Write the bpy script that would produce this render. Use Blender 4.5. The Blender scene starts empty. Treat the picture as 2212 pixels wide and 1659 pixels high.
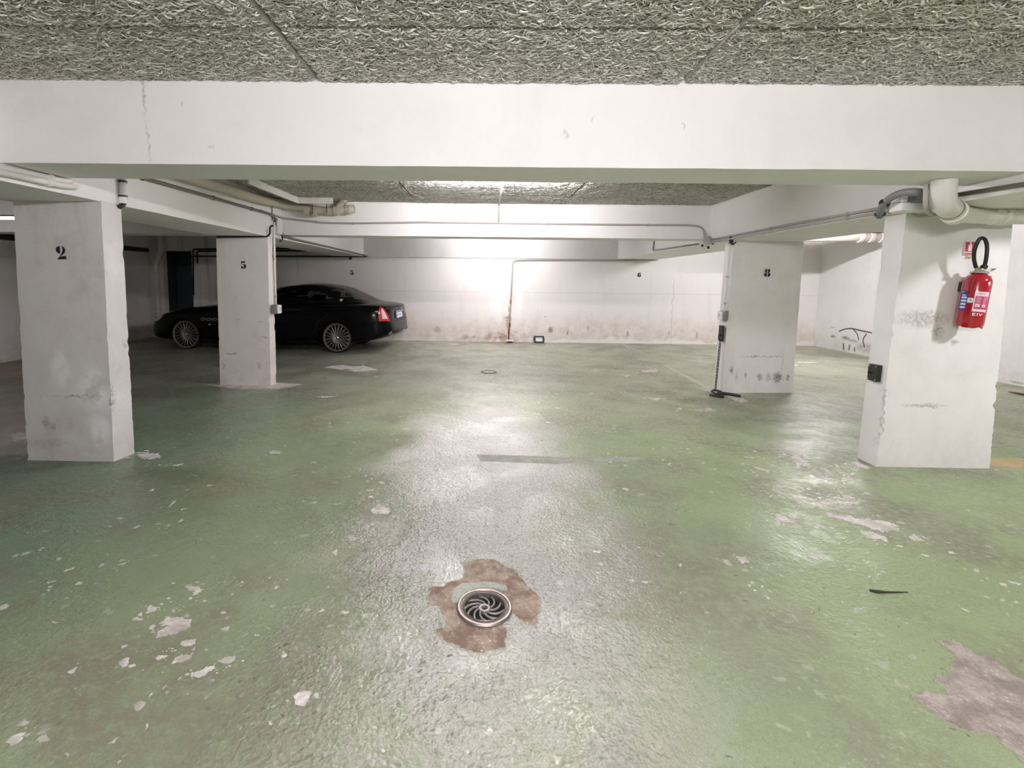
import bpy, bmesh, math, random
from mathutils import Vector, Matrix, noise as mnoise
from mathutils.bvhtree import BVHTree
from mathutils.geometry import tessellate_polygon
import numpy as np
random.seed(7)
rng = np.random.default_rng(7)
C = bpy.context.scene.collection
SC = bpy.context.scene
PI = math.pi

# ------------------------------------------------------------------ camera, light, exposure
CAM_F, CAM_PX, CAM_PY, CAM_H = 1030.0, 1029.981, 708.826, 1.3962
CAM_R = (0.9998292, 0.0145108, 0.0114449)
CAM_U = (-0.0128052, 0.0974137, 0.9951616)
CAM_D = (-0.0133257, 0.9951382, -0.0975829)
cd = bpy.data.cameras.new('camera'); cam = bpy.data.objects.new('camera', cd); C.objects.link(cam)
cd.sensor_fit = 'HORIZONTAL'; cd.sensor_width = 36.0
cd.lens = 36.0*CAM_F/2212.0
cd.shift_x = (1106.0-CAM_PX)/2212.0
cd.shift_y = -(829.5-CAM_PY)/2212.0
cd.clip_start = 0.05; cd.clip_end = 100
cam.matrix_world = Matrix(((CAM_R[0], CAM_U[0], -CAM_D[0], 0.0), (CAM_R[1], CAM_U[1], -CAM_D[1], 0.0),
                           (CAM_R[2], CAM_U[2], -CAM_D[2], CAM_H), (0, 0, 0, 1)))
SC.camera = cam
w = bpy.data.worlds.new('world'); SC.world = w; w.use_nodes = True
w.node_tree.nodes['Background'].inputs[0].default_value = (0.9, 0.95, 1.0, 1)
w.node_tree.nodes['Background'].inputs[1].default_value = 0.02
SC.view_settings.view_transform = 'Standard'; SC.view_settings.look = 'None'
SC.view_settings.gamma = 1.0; SC.view_settings.use_curve_mapping = False
SC.view_settings.exposure = 0.87
SC.cycles.max_bounces = 7; SC.cycles.diffuse_bounces = 5; SC.cycles.glossy_bounces = 3; SC.cycles.adaptive_threshold = 0.05
# lamp radiances (the lamps themselves are built near the end)
L_MID, L_BACK, L_FRONT, L_LEFT, L_RIGHT, L_RBACK = 250.0, 215.0, 430.0, 3.5, 265.0, 290.0
LAMP_COL = (1.0, 0.94, 0.985)

# ------------------------------------------------------------------ helpers: nodes
class NT:
    def __init__(s, name):
        s.m = bpy.data.materials.new(name); s.m.use_nodes = True
        s.t = s.m.node_tree; s.n = s.t.nodes; s.b = s.n['Principled BSDF']
        s.pos = s.n.new('ShaderNodeNewGeometry').outputs['Position']
    def put(s, inp, v):
        if hasattr(v, 'is_output') or hasattr(v, 'links'):
            s.t.links.new(v, inp)
        else:
            if isinstance(v, (tuple, list)) and len(v) == 3 and inp.type == 'RGBA': v = (*v, 1)
            inp.default_value = v
    def math(s, op, a, b=0.0, clamp=False):
        n = s.n.new('ShaderNodeMath'); n.operation = op; n.use_clamp = clamp
        s.put(n.inputs[0], a); s.put(n.inputs[1], b); return n.outputs[0]
    def vmath(s, op, a, b):
        n = s.n.new('ShaderNodeVectorMath'); n.operation = op
        s.put(n.inputs[0], a); s.put(n.inputs[1], b)
        return n.outputs['Value'] if op in ('LENGTH', 'DISTANCE', 'DOT_PRODUCT') else n.outputs[0]
    def noise(s, scale, detail=4.0, rough=0.55, vec=None, dist=0.0):
        n = s.n.new('ShaderNodeTexNoise'); n.inputs['Scale'].default_value = scale
        n.inputs['Detail'].default_value = detail; n.inputs['Roughness'].default_value = rough
        n.inputs['Distortion'].default_value = dist
        s.put(n.inputs['Vector'], vec if vec is not None else s.pos); return n.outputs['Fac']
    def noisec(s, scale, vec=None):
        n = s.n.new('ShaderNodeTexNoise'); n.inputs['Scale'].default_value = scale
        n.inputs['Detail'].default_value = 3.0
        s.put(n.inputs['Vector'], vec if vec is not None else s.pos); return n.outputs['Color']
    def voro(s, scale, vec=None, out='Distance', feature='F1', rnd=1.0):
        n = s.n.new('ShaderNodeTexVoronoi'); n.inputs['Scale'].default_value = scale; n.feature = feature
        n.inputs['Randomness'].default_value = rnd
        s.put(n.inputs['Vector'], vec if vec is not None else s.pos); return n.outputs[out]
    def map(s, v, a, b, c=0.0, d=1.0, smooth=True):
        n = s.n.new('ShaderNodeMapRange'); n.interpolation_type = 'SMOOTHSTEP' if smooth else 'LINEAR'
        s.put(n.inputs[0], v)
        for i, x in enumerate((a, b, c, d)): n.inputs[i+1].default_value = x
        return n.outputs[0]
    def mix(s, f, a, b, mode='MIX'):
        n = s.n.new('ShaderNodeMix'); n.data_type = 'RGBA'; n.blend_type = mode
        s.put(n.inputs[0], f); s.put(n.inputs[6], a); s.put(n.inputs[7], b); return n.outputs[2]
    def scale(s, v, k):
        return s.vmath('MULTIPLY', v, k)
    def sep(s, v=None):
        n = s.n.new('ShaderNodeSeparateXYZ'); s.put(n.inputs[0], v if v is not None else s.pos); return n.outputs
    def bump(s, h, strength=0.3, dist=0.01, nrm=None):
        n = s.n.new('ShaderNodeBump'); n.inputs['Strength'].default_value = strength
        n.inputs['Distance'].default_value = dist; s.put(n.inputs['Height'], h)
        if nrm is not None: s.put(n.inputs['Normal'], nrm)
        return n.outputs[0]
    def island(s):
        return s.n.new('ShaderNodeNewGeometry').outputs['Random Per Island']
    def blobs(s, items, vec=None):
        """largest of several soft spots: (centre, radii, strength)"""
        out = None
        for c, r, k in items:
            d = s.vmath('SUBTRACT', vec if vec is not None else s.pos, tuple(c))
            d = s.vmath('MULTIPLY', d, tuple(1.0/q if q else 0.0 for q in r))
            f = s.map(s.vmath('LENGTH', d, (0, 0, 0)), 1.0, 0.25, 0.0, k)
            out = f if out is None else s.math('MAXIMUM', out, f)
        return out
    def done(s, col=None, rough=None, nrm=None, metal=None, **kw):
        if col is not None: s.put(s.b.inputs['Base Color'], col)
        if rough is not None: s.put(s.b.inputs['Roughness'], rough)
        if nrm is not None: s.put(s.b.inputs['Normal'], nrm)
        if metal is not None: s.put(s.b.inputs['Metallic'], metal)
        for k, v in kw.items(): s.put(s.b.inputs[k.replace('_', ' ')], v)
        return s.m

def plain(name, col, rough=0.5, metal=0.0, var=0.06, vscale=14.0, bump=0.0, **kw):
    m = NT(name); f = m.noise(vscale, 3)
    lo = tuple(c*(1-var) for c in col); hi = tuple(min(1, c*(1+var)) for c in col)
    nr = m.bump(m.noise(vscale*6, 3), bump, 0.004) if bump else None
    return m.done(m.mix(f, lo, hi), rough, nr, metal, **kw)

def emit(name, strength):
    m = NT(name)
    m.put(m.b.inputs['Base Color'], (0.9, 0.9, 0.88))
    m.put(m.b.inputs['Emission Color'], LAMP_COL); m.put(m.b.inputs['Emission Strength'], strength)
    return m.m

# ------------------------------------------------------------------ helpers: objects
def link(name, me, mat=None, parent=None, smooth=False):
    o = bpy.data.objects.new(name, me); C.objects.link(o)
    if mat is not None and not me.materials: me.materials.append(mat)
    if parent is not None: o.parent = parent
    if smooth is True:
        me.shade_smooth()
    elif smooth:
        me.shade_smooth(); me.set_sharp_from_angle(angle=math.radians(smooth))
    return o
def obj(name, bm, mat=None, parent=None, smooth=False):
    me = bpy.data.meshes.new(name)
    bmesh.ops.recalc_face_normals(bm, faces=bm.faces[:])
    bm.to_mesh(me); bm.free()
    return link(name, me, mat, parent, smooth)
def tag(o, label, cat, group=None, kind=None):
    o['label'] = label; o['category'] = cat
    if group: o['group'] = group
    if kind: o['kind'] = kind
    return o
def structure(o, label=None, cat=None):
    o['kind'] = 'structure'
    if label: o['label'] = label
    if cat: o['category'] = cat
    return o
def thing(name, label, cat, loc=(0, 0, 0), rz=0.0, group=None):
    o = bpy.data.objects.new(name, None); C.objects.link(o); o.empty_display_size = 0.1
    o.location = loc; o.rotation_euler = (0, 0, rz)
    return tag(o, label, cat, group)
def keep(o, parent):
    """parent o to an empty while its vertices stay in world coordinates"""
    o.parent = parent; o.matrix_parent_inverse = Matrix.Translation(parent.location).inverted()
    return o
def dup_tree(o, parent=None):
    c = o.copy(); C.objects.link(c); c.parent = parent
    for ch in list(o.children): dup_tree(ch, c)
    return c

def add_box(bm, lo, hi, bev=0.0):
    lo = Vector(lo); hi = Vector(hi)
    vs = [bm.verts.new((x, y, z)) for x in (lo.x, hi.x) for y in (lo.y, hi.y) for z in (lo.z, hi.z)]
    fs = [bm.faces.new([vs[i] for i in q]) for q in ((0, 1, 3, 2), (4, 6, 7, 5), (0, 4, 5, 1), (2, 3, 7, 6), (0, 2, 6, 4), (1, 5, 7, 3))]
    if bev:
        es = list({e for f in fs for e in f.edges})
        bmesh.ops.bevel(bm, geom=es, offset=bev, segments=2, affect='EDGES', profile=0.5)
    return bm
def box(lo, hi, bev=0.0):
    return add_box(bmesh.new(), lo, hi, bev)
def fillet(pts, rad, n=6):
    pts = [Vector(p) for p in pts]; out = [pts[0]]
    for a, b, c in zip(pts, pts[1:], pts[2:]):
        u = (a-b); v = (c-b); r = min(rad, u.length*0.49, v.length*0.49)
        p = b+u.normalized()*r; q = b+v.normalized()*r
        for i in range(n+1):
            t = i/n; out.append(p*(1-t)**2+b*2*t*(1-t)+q*t*t)
    out.append(pts[-1]); return out
def add_sweep(bm, pts, r, n=10, cap=True, radii=None):
    pts = [Vector(p) for p in pts]
    k = [0]+[i for i in range(1, len(pts)) if (pts[i]-pts[i-1]).length > 1e-6]
    pts = [pts[i] for i in k]
    if radii: radii = [radii[i] for i in k]
    ref = None; rings = []
    for i, p in enumerate(pts):
        t = (pts[min(i+1, len(pts)-1)]-pts[max(i-1, 0)]).normalized()
        if ref is None:
            ref = t.orthogonal().normalized()
        ref = (ref-t*ref.dot(t)).normalized(); bi = t.cross(ref)
        rr = radii[i] if radii else r
        rings.append([bm.verts.new(p+(ref*math.cos(2*PI*j/n)+bi*math.sin(2*PI*j/n))*rr) for j in range(n)])
    for a, b in zip(rings, rings[1:]):
        for j in range(n): bm.faces.new((a[j], a[(j+1) % n], b[(j+1) % n], b[j]))
    if cap:
        bm.faces.new(rings[0][::-1]); bm.faces.new(rings[-1])
    return bm
def sweep(pts, r, n=10, rad=0.0, **kw):
    return add_sweep(bmesh.new(), fillet(pts, rad) if rad else pts, r, n, **kw)
def add_lathe(bm, prof, n=24, M=None):
    rings = []
    for r, z in prof:
        rings.append([bm.verts.new((r*math.cos(2*PI*j/n), r*math.sin(2*PI*j/n), z)) for j in range(n)])
    for a, b in zip(rings, rings[1:]):
        for j in range(n): bm.faces.new((a[j], a[(j+1) % n], b[(j+1) % n], b[j]))
    if prof[0][0] > 1e-6: bm.faces.new(rings[0][::-1])
    if prof[-1][0] > 1e-6: bm.faces.new(rings[-1])
    bmesh.ops.remove_doubles(bm, verts=bm.verts[:], dist=1e-7)
    if M is not None: bmesh.ops.transform(bm, matrix=M, verts=bm.verts[:])
    return bm
def lathe(prof, n=24, M=None): return add_lathe(bmesh.new(), prof, n, M)
def add_ring(bm, prof, n=32, M=None):
    """closed profile turned about z (an open ring)"""
    rings = [[bm.verts.new((r*math.cos(2*PI*j/n), r*math.sin(2*PI*j/n), z)) for j in range(n)] for r, z in prof]
    for a, b in zip(rings, rings[1:]+rings[:1]):
        for j in range(n): bm.faces.new((a[j], a[(j+1) % n], b[(j+1) % n], b[j]))
    if M is not None:
        vs = [v for r in rings for v in r]; bmesh.ops.transform(bm, matrix=M, verts=vs)
    return bm
def add_plate(bm, loops, thick, origin=(0, 0, 0), ux=(1, 0, 0), uy=(0, 1, 0)):
    """flat outline with depth; loops = [outer, hole, ...] of 2D points, raised along ux x uy"""
    O = Vector(origin); ux = Vector(ux); uy = Vector(uy); nz = ux.cross(uy).normalized()
    flat = [[Vector((p[0], p[1], 0)) for p in l] for l in loops]
    tris = tessellate_polygon(flat); pts = [p for l in flat for p in l]
    top = [bm.verts.new(O+ux*p.x+uy*p.y+nz*thick) for p in pts]
    bot = [bm.verts.new(O+ux*p.x+uy*p.y) for p in pts]
    for t in tris:
        try: bm.faces.new([top[i] for i in t]); bm.faces.new([bot[i] for i in t][::-1])
        except ValueError: pass
    k = 0
    for l in flat:
        m = len(l)
        for i in range(m):
            try: bm.faces.new((bot[k+i], bot[k+(i+1) % m], top[k+(i+1) % m], top[k+i]))
            except ValueError: pass
        k += m
    return bm
def plate(loops, thick, **kw): return add_plate(bmesh.new(), loops, thick, **kw)
def circle(cx, cy, r, n=32, ry=None, a0=0.0, a1=2*PI):
    full = abs(a1-a0-2*PI) < 1e-6; m = n if full else n+1
    return [(cx+r*math.cos(a0+(a1-a0)*i/n), cy+(ry or r)*math.sin(a0+(a1-a0)*i/n)) for i in range(m)]

# ------------------------------------------------------------------ materials of the setting
def wall_paint(name, base=(0.80, 0.785, 0.775), dirt=(0.52, 0.46, 0.42), k=0.35, stains=None, stain_col=(0.2, 0.16, 0.13), low=0.0, rust=None, bump=0.25, pale=None):
    m = NT(name); z = m.sep()[2]
    big = m.noise(0.9, 5, 0.6); mid = m.noise(4.5, 6, 0.65); fine = m.noise(38, 4, 0.6)
    streak = m.noise(3.2, 4, 0.6, m.scale(m.pos, (1, 1, 0.22)))
    f = m.math('MULTIPLY', m.map(big, 0.38, 0.72), m.map(mid, 0.35, 0.75))
    f = m.math('ADD', f, m.math('MULTIPLY', m.map(streak, 0.55, 0.8), 0.5))
    f = m.math('MULTIPLY', f, k, True)
    if low:
        lo = m.map(m.math('ADD', z, m.math('MULTIPLY', m.math('SUBTRACT', mid, 0.5), 0.5)), 0.55, 0.02)
        f = m.math('ADD', f, m.math('MULTIPLY', m.math('MULTIPLY', lo, m.map(m.noise(7, 5, 0.7), 0.35, 0.68)), low), True)
    col = m.mix(f, base, dirt)
    col = m.mix(m.map(m.noise(1.7, 3), 0.4, 0.7, 0, 0.35), col, tuple(min(0.9, c*1.07) for c in base))
    spk = m.map(m.voro(26, m.vmath('ADD', m.pos, m.scale(m.noisec(9), (0.05, 0.05, 0.05)))), 0.06, 0.02)
    spk = m.math('MULTIPLY', spk, m.map(m.noise(2.3, 2), 0.56, 0.62))
    col = m.mix(m.math('MULTIPLY', spk, 0.6), col, (0.3, 0.27, 0.25))
    if rust:
        wv = m.vmath('ADD', m.pos, m.scale(m.vmath('SUBTRACT', m.noisec(5), (0.5, 0.5, 0.5)), (0.35, 0.35, 0.35)))
        col = m.mix(m.math('MULTIPLY', m.blobs(rust, wv), m.map(m.noise(9, 5, 0.7), 0.3, 0.62)), col, (0.36, 0.235, 0.15))
    if pale:
        wv = m.vmath('ADD', m.pos, m.scale(m.vmath('SUBTRACT', m.noisec(3.5), (0.5, 0.5, 0.5)), (0.25, 0, 0.30)))
        col = m.mix(m.math('MULTIPLY', m.blobs(pale, wv), m.map(m.noise(6, 4, 0.6), 0.34, 0.55)), col, (0.90, 0.92, 0.93))
    if stains:
        wv = m.vmath('ADD', m.pos, m.scale(m.vmath('SUBTRACT', m.noisec(22), (0.5, 0.5, 0.5)), (0.07, 0.07, 0.07)))
        col = m.mix(m.math('MULTIPLY', m.blobs(stains, wv), m.map(m.noise(45, 4, 0.7), 0.3, 0.6)), col, stain_col)
    h = m.math('ADD', m.math('MULTIPLY', mid, 0.6), m.math('MULTIPLY', fine, 0.25))
    return m.done(col, m.map(fine, 0.3, 0.7, 0.55, 0.75), m.bump(h, bump, 0.02))

M_beam = wall_paint('white_painted_concrete', (0.83, 0.815, 0.80), (0.62, 0.57, 0.54), 0.22, bump=0.12)
M_plain = wall_paint('white_wall_paint', (0.80, 0.785, 0.765), (0.5, 0.44, 0.40), 0.4, low=0.6)
XL, XR, YB, YF = -7.76, 7.66, 11.06, -4.2          # room
ZS, ZC, ZF = 1.94, 2.46, 2.50                      # long-beam soffit, ceiling (middle bay), ceiling (front bay)
LX0, LX1, RX0, RX1 = -3.47, -2.77, 3.05, 3.95      # long beams
FB0, FB1, BB0, BB1 = 2.765, 3.17, 6.58, 6.93       # front beam, far beam

# back wall with its rusty pipe foot, efflorescence and tyre marks
def back_wall():
    m = NT('back_wall_paint'); x, y, z = m.sep()
    mid = m.noise(3.4, 6, 0.65); fine = m.noise(30, 4, 0.6)
    streak = m.noise(5.0, 5, 0.65, m.scale(m.pos, (1, 1, 0.16)))
    base = (0.79, 0.765, 0.745)
    # pink-brown soiling, strongest low down and round the pipe
    lo = m.map(m.math('ADD', z, m.math('MULTIPLY', m.math('SUBTRACT', mid, 0.5), 0.9)), 0.75, 0.12)
    f = m.math('MULTIPLY', lo, m.map(m.noise(6, 6, 0.7), 0.32, 0.62, 0.15, 0.75))
    f = m.math('ADD', f, m.math('MULTIPLY', m.map(streak, 0.52, 0.8), 0.30))
    col = m.mix(m.math('MULTIPLY', f, 0.75, True), base, (0.56, 0.45, 0.39))
    # dark water streaks behind the car
    st = m.math('MULTIPLY', m.map(m.noise(7, 3, 0.5, m.scale(m.pos, (1, 1, 0.05))), 0.55, 0.72), m.map(x, -3.0, -4.0))
    col = m.mix(m.math('MULTIPLY', st, 0.5), col, (0.34, 0.30, 0.27))
    # thin drip lines and joints
    jt = m.math('MULTIPLY', m.map(m.math('ABSOLUTE', m.math('SUBTRACT', m.math('ADD', z, m.math('MULTIPLY', mid, 0.03)), 1.17)), 0.012, 0.004), 0.25)
    col = m.mix(jt, col, (0.45, 0.40, 0.37))
    wv = m.vmath('ADD', m.pos, m.scale(m.vmath('SUBTRACT', m.noisec(4.5), (0.5, 0.5, 0.5)), (0.5, 0.0, 0.35)))
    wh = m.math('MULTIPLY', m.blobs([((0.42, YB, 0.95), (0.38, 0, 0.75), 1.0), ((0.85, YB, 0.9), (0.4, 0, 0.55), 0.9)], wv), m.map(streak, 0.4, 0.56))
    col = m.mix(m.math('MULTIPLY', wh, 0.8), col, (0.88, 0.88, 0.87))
    br = m.math('MULTIPLY', m.blobs([((0.55, YB, 0.06), (0.85, 0, 0.24), 1.0), ((0.58, YB, 0.5), (0.10, 0, 0.65), 0.75), ((-0.1, YB, 0.04), (0.9, 0, 0.12), 0.7)], wv), m.map(m.noise(8, 6, 0.7), 0.36, 0.6))
    col = m.mix(br, col, (0.30, 0.185, 0.11))
    crust = m.math('MULTIPLY', m.map(m.math('ADD', z, m.math('MULTIPLY', m.math('SUBTRACT', m.noise(2.2, 5, 0.7), 0.5), 0.45)), 0.10, 0.05), 0.85)
    col = m.mix(m.math('MULTIPLY', crust, m.map(x, 0.6, 1.3, 0.35, 1.0)), col, (0.84, 0.82, 0.80))
    # tyre rubs
    wb = m.vmath('ADD', m.pos, m.scale(m.vmath('SUBTRACT', m.noisec(16), (0.5, 0.5, 0.5)), (0.06, 0.0, 0.12)))
    rub = m.blobs([((1.5651, 11.06, 0.2885), (0.09, 0, 0.11), 1.0), ((1.9642, 11.06, 0.2396), (0.03, 0, 0.10), 0.9), ((2.4328, 11.06, 0.3538), (0.03, 0, 0.10), 0.6),
                   ((3.3597, 11.06, 0.2144), (0.03, 0, 0.09), 0.8), ((4.9514, 11.06, 0.2352), (0.035, 0, 0.11), 0.7), ((-1.0661, 11.06, 0.2654), (0.12, 0, 0.12), 0.5),
                   ((4.3101, 11.06, 0.2485), (0.04, 0, 0.06), 0.5), ((1.4387, 11.06, 0.6108), (0.03, 0, 0.03), 0.9)], wb)
    col = m.mix(m.math('MULTIPLY', rub, m.map(m.noise(40, 4, 0.7), 0.25, 0.6)), col, (0.16, 0.13, 0.115))
    ck = m.math('MULTIPLY', m.map(m.math('ABSOLUTE', m.math('SUBTRACT', m.math('ADD', x, m.math('MULTIPLY', m.noise(5, 3), 0.12)), 4.42)), 0.012, 0.003), m.map(z, 1.6, 1.3))
    ck2 = m.math('MULTIPLY', m.map(m.math('ABSOLUTE', m.math('SUBTRACT', m.math('ADD', x, m.math('MULTIPLY', m.noise(4, 5, 0.7), 0.3)), 5.68)), 0.02, 0.004), m.map(z, 0.2, 0.5))
    col = m.mix(m.math('MULTIPLY', m.math('MAXIMUM', ck, ck2), 0.5), col, (0.42, 0.35, 0.31))
    h = m.math('ADD', m.math('MULTIPLY', mid, 0.6), m.math('MULTIPLY', fine, 0.3))
    return m.done(col, 0.62, m.bump(h, 0.3, 0.03))
M_back = back_wall()
M_ceil = plain('rough_slab_concrete', (0.30, 0.30, 0.27), 0.9, var=0.25, vscale=9, bump=0.6)

# ------------------------------------------------------------------ floor
PIT = (0.0209, 1.9203, 0); PIT_R = 0.098
DR2 = (0.0968, 7.278, 0); DR2_R = 0.125
def floor_paint():
    m = NT('worn_green_floor_paint'); x, y, z = m.sep()
    wc = m.vmath('SUBTRACT', m.noisec(1.1), (0.5, 0.5, 0.5))
    warp = m.vmath('ADD', m.pos, m.scale(wc, (1.1, 1.1, 0)))
    big = m.noise(0.55, 4, 0.6); mid = m.noise(2.6, 5, 0.65); fine = m.noise(22, 4, 0.72); peb = m.noise(58, 3, 0.7); grit = m.noise(150, 1, 0.6)
    # coat colour: green, bluer to the left front, yellower to the right
    col = m.mix(m.map(big, 0.36, 0.66), (0.232, 0.292, 0.172), (0.300, 0.358, 0.212))
    col = m.mix(m.map(m.math('ADD', x, m.math('MULTIPLY', mid, 0.9)), -0.9, -2.2, 0, 0.8), col, (0.165, 0.258, 0.180))
    col = m.mix(m.map(m.math('ADD', x, m.math('MULTIPLY', mid, 1.2)), 1.4, 2.8, 0, 0.7), col, (0.305, 0.395, 0.195))
    # dust and trodden dirt
    col = m.mix(m.math('MULTIPLY', m.map(y, 4.0, 7.5), 0.62), col, (0.43, 0.42, 0.355))
    dirt = m.math('MULTIPLY', m.map(m.noise(1.25, 4, 0.65, m.vmath('ADD', m.pos, (5, 3, 0))), 0.42, 0.64), m.map(fine, 0.28, 0.58))
    col = m.mix(m.math('MULTIPLY', dirt, 0.85), col, (0.215, 0.205, 0.150))
    # lane up the middle worn to grey cement, palest in a painted lamp reflection
    d1 = m.vmath('LENGTH', m.vmath('MULTIPLY', m.vmath('SUBTRACT', warp, (0.05, 2.9, 0)), (1/0.95, 1/3.1, 0)), (0, 0, 0))
    lane = m.map(d1, 1.1, 0.2)
    gr = m.math('ADD', m.math('MULTIPLY', mid, 0.5), m.math('MULTIPLY', fine, 0.5))
    wear = m.math('MULTIPLY', lane, m.map(gr, 0.36, 0.54))
    wear = m.math('MAXIMUM', wear, m.math('MULTIPLY', m.map(d1, 0.75, 0.3), 0.75))
    col = m.mix(m.math('MULTIPLY', wear, 0.9), col, (0.52, 0.505, 0.475))
    d2 = m.vmath('LENGTH', m.vmath('MULTIPLY', m.vmath('SUBTRACT', warp, (-0.05, 3.9, 0)), (1/0.85, 1/1.7, 0)), (0, 0, 0))
    pale = m.math('MULTIPLY', m.map(d2, 1.05, 0.25), m.map(m.math('ADD', m.math('MULTIPLY', fine, 0.6), m.math('MULTIPLY', mid, 0.4)), 0.36, 0.52))
    col = m.mix(m.math('MULTIPLY', pale, 0.85), col, (0.65, 0.635, 0.605))
    ring = m.vmath('LENGTH', m.vmath('SUBTRACT', warp, (PIT[0]-0.05, PIT[1]+0.1, 0)), (0, 0, 0))
    col = m.mix(m.math('MULTIPLY', m.map(ring, 0.75, 0.25, 0, 0.7), m.map(fine, 0.36, 0.56)), col, (0.50, 0.505, 0.475))
    left = m.math('MULTIPLY', m.map(m.math('ADD', x, m.math('MULTIPLY', mid, 0.8)), -2.9, -3.9), m.map(y, 6.5, 4.5))
    col = m.mix(m.math('MULTIPLY', left, 0.8), col, (0.56, 0.49, 0.43))  # brownish left floor, with missing lamp light painted in as paler colour
    far_l = m.math('MULTIPLY', m.map(x, -5.6, -7.0), m.map(y, 9.5, 8.0))
    col = m.mix(m.math('MULTIPLY', far_l, 0.6), col, (0.42, 0.28, 0.18))
    # oil, damp, spilt yellow, rust
    wv = m.vmath('ADD', m.pos, m.scale(m.vmath('SUBTRACT', m.noisec(3.2), (0.5, 0.5, 0.5)), (0.7, 0.5, 0)))
    oil = m.blobs([((3.6037, 5.0306, 0), (0.75, 0.30, 0), 0.75), ((3.6559, 5.2913, 0), (0.25, 0.10, 0), 0.6), ((3.1108, 4.8679, 0), (0.16, 0.10, 0), 0.6), ((7.1118, 9.6835, 0), (0.75, 0.5, 0), 0.55),
                   ((3.0109, 3.8497, 0), (0.5, 0.25, 0), 0.5), ((-3.0261, 7.6023, 0), (1.6, 0.5, 0), 0.45), ((-3.9909, 5.613, 0), (0.9, 0.5, 0), 0.45), ((-2.2176, 3.2114, 0), (0.5, 0.22, 0), 0.5), ((3.3723, 5.647, 0), (0.7, 0.25, 0), 0.45)], wv)
    col = m.mix(oil, col, (0.135, 0.160, 0.09))
    col = m.mix(m.blobs([((4.206, 3.7219, 0), (0.38, 0.14, 0), 0.8)], wv), col, (0.55, 0.36, 0.13))
    br = m.blobs([((0.55, 10.85, 0), (0.9, 0.32, 0), 0.9), ((-2.8534, 3.4056, 0), (0.14, 0.05, 0), 0.8), ((1.0621, 2.6992, 0), (0.06, 0.03, 0), 0.9), ((0.9774, 2.6118, 0), (0.05, 0.025, 0), 0.7)], wv)
    col = m.mix(m.math('MULTIPLY', br, m.map(fine, 0.3, 0.6)), col, (0.22, 0.13, 0.08))
    gm = m.math('ADD', m.math('MULTIPLY', lane, 0.6), m.map(m.noise(1.6, 3, 0.6, m.vmath('ADD', m.pos, (1, 7, 0))), 0.42, 0.62, 0.18, 0.75), True)
    # grain: darker in the pits, paler on the high spots
    col = m.mix(m.math('MULTIPLY', gm, m.map(peb, 0.50, 0.30, 0, 0.55)), col, (0.14, 0.15, 0.105))
    col = m.mix(m.math('MULTIPLY', gm, m.map(peb, 0.55, 0.74, 0, 0.55)), col, (0.60, 0.60, 0.53))
    col = m.mix(m.math('MULTIPLY', gm, m.map(fine, 0.58, 0.74, 0, 0.45)), col, (0.56, 0.56, 0.49))
    col = m.mix(m.map(grit, 0.55, 0.35, 0, 0.25), col, (0.16, 0.17, 0.12))
    # flecks in drifts and black pits
    wf = m.vmath('ADD', m.pos, m.scale(m.vmath('SUBTRACT', m.noisec(26), (0.5, 0.5, 0.5)), (0.08, 0.05, 0)))
    v1 = m.voro(11, wf); v2 = m.voro(27, wf); drift = m.map(m.noise(0.9, 3, 0.6, m.vmath('ADD', m.pos, (2.3, 8.1, 0))), 0.44, 0.62)
    fl = m.math('MAXIMUM', m.math('MULTIPLY', m.map(v1, 0.19, 0.13), m.map(m.noise(3.5, 2), 0.49, 0.57)), m.math('MULTIPLY', m.map(v2, 0.24, 0.14), m.map(m.noise(6, 2), 0.52, 0.62)))
    col = m.mix(m.math('MULTIPLY', fl, m.math('MULTIPLY', m.math('ADD', drift, 0.22, True), 0.9)), col, (0.70, 0.67, 0.625))
    pit = m.math('MULTIPLY', m.map(m.voro(19, wf), 0.13, 0.06), m.map(m.noise(2.2, 2), 0.48, 0.58))
    col = m.mix(m.math('MULTIPLY', pit, 0.85), col, (0.085, 0.09, 0.065))
    lane0 = m.map(m.vmath('LENGTH', m.vmath('MULTIPLY', m.vmath('SUBTRACT', m.pos, (0.05, 2.7, 0)), (1/1.15, 1/3.2, 0)), (0, 0, 0)), 1.0, 0.2, 0.28, 1.0)
    h = m.math('ADD', m.math('MULTIPLY', m.noise(17, 2, 0.7), 1.3), m.math('MULTIPLY', m.noise(58, 1, 0.7), 0.6))
    h = m.math('MULTIPLY', h, m.math('MULTIPLY', lane0, m.map(m.noise(2.6, 1), 0.35, 0.62, 0.35, 1.25)))
    rough = m.map(gr, 0.40, 0.62, 0.30, 0.55)
    return m.done(col, rough, m.bump(h, 0.9, 0.022), None, Specular_IOR_Level=0.5)
M_floor = floor_paint()

bm = bmesh.new()
n = 40
def add_floor(bm):
    outer = [(XL-0.1, YF-0.1), (XR+0.1, YF-0.1), (XR+0.1, YB+0.1), (XL-0.1, YB+0.1)]
    loops = [outer, circle(PIT[0], PIT[1], PIT_R, n)[::-1]]
    flat = [[Vector((p[0], p[1], 0)) for p in l] for l in loops]
    tris = tessellate_polygon(flat); pts = [p for l in flat for p in l]
    vs = [bm.verts.new(p) for p in pts]
    for t in tris: bm.faces.new([vs[i] for i in t])
    hole = vs[4:]; low = [bm.verts.new((v.co.x, v.co.y, -0.14)) for v in hole]
    for i in range(n): bm.faces.new((hole[i], hole[(i+1) % n], low[(i+1) % n], low[i]))
    bm.faces.new(low)
add_floor(bm)
bmesh.ops.recalc_face_normals(bm, faces=bm.faces[:])
me = bpy.data.meshes.new('floor'); bm.to_mesh(me); bm.free()
floor = structure(link('floor', me, M_floor), 'worn green painted concrete floor with a grey trodden lane')
if me.polygons[0].normal.z < 0: me.flip_normals()

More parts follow.
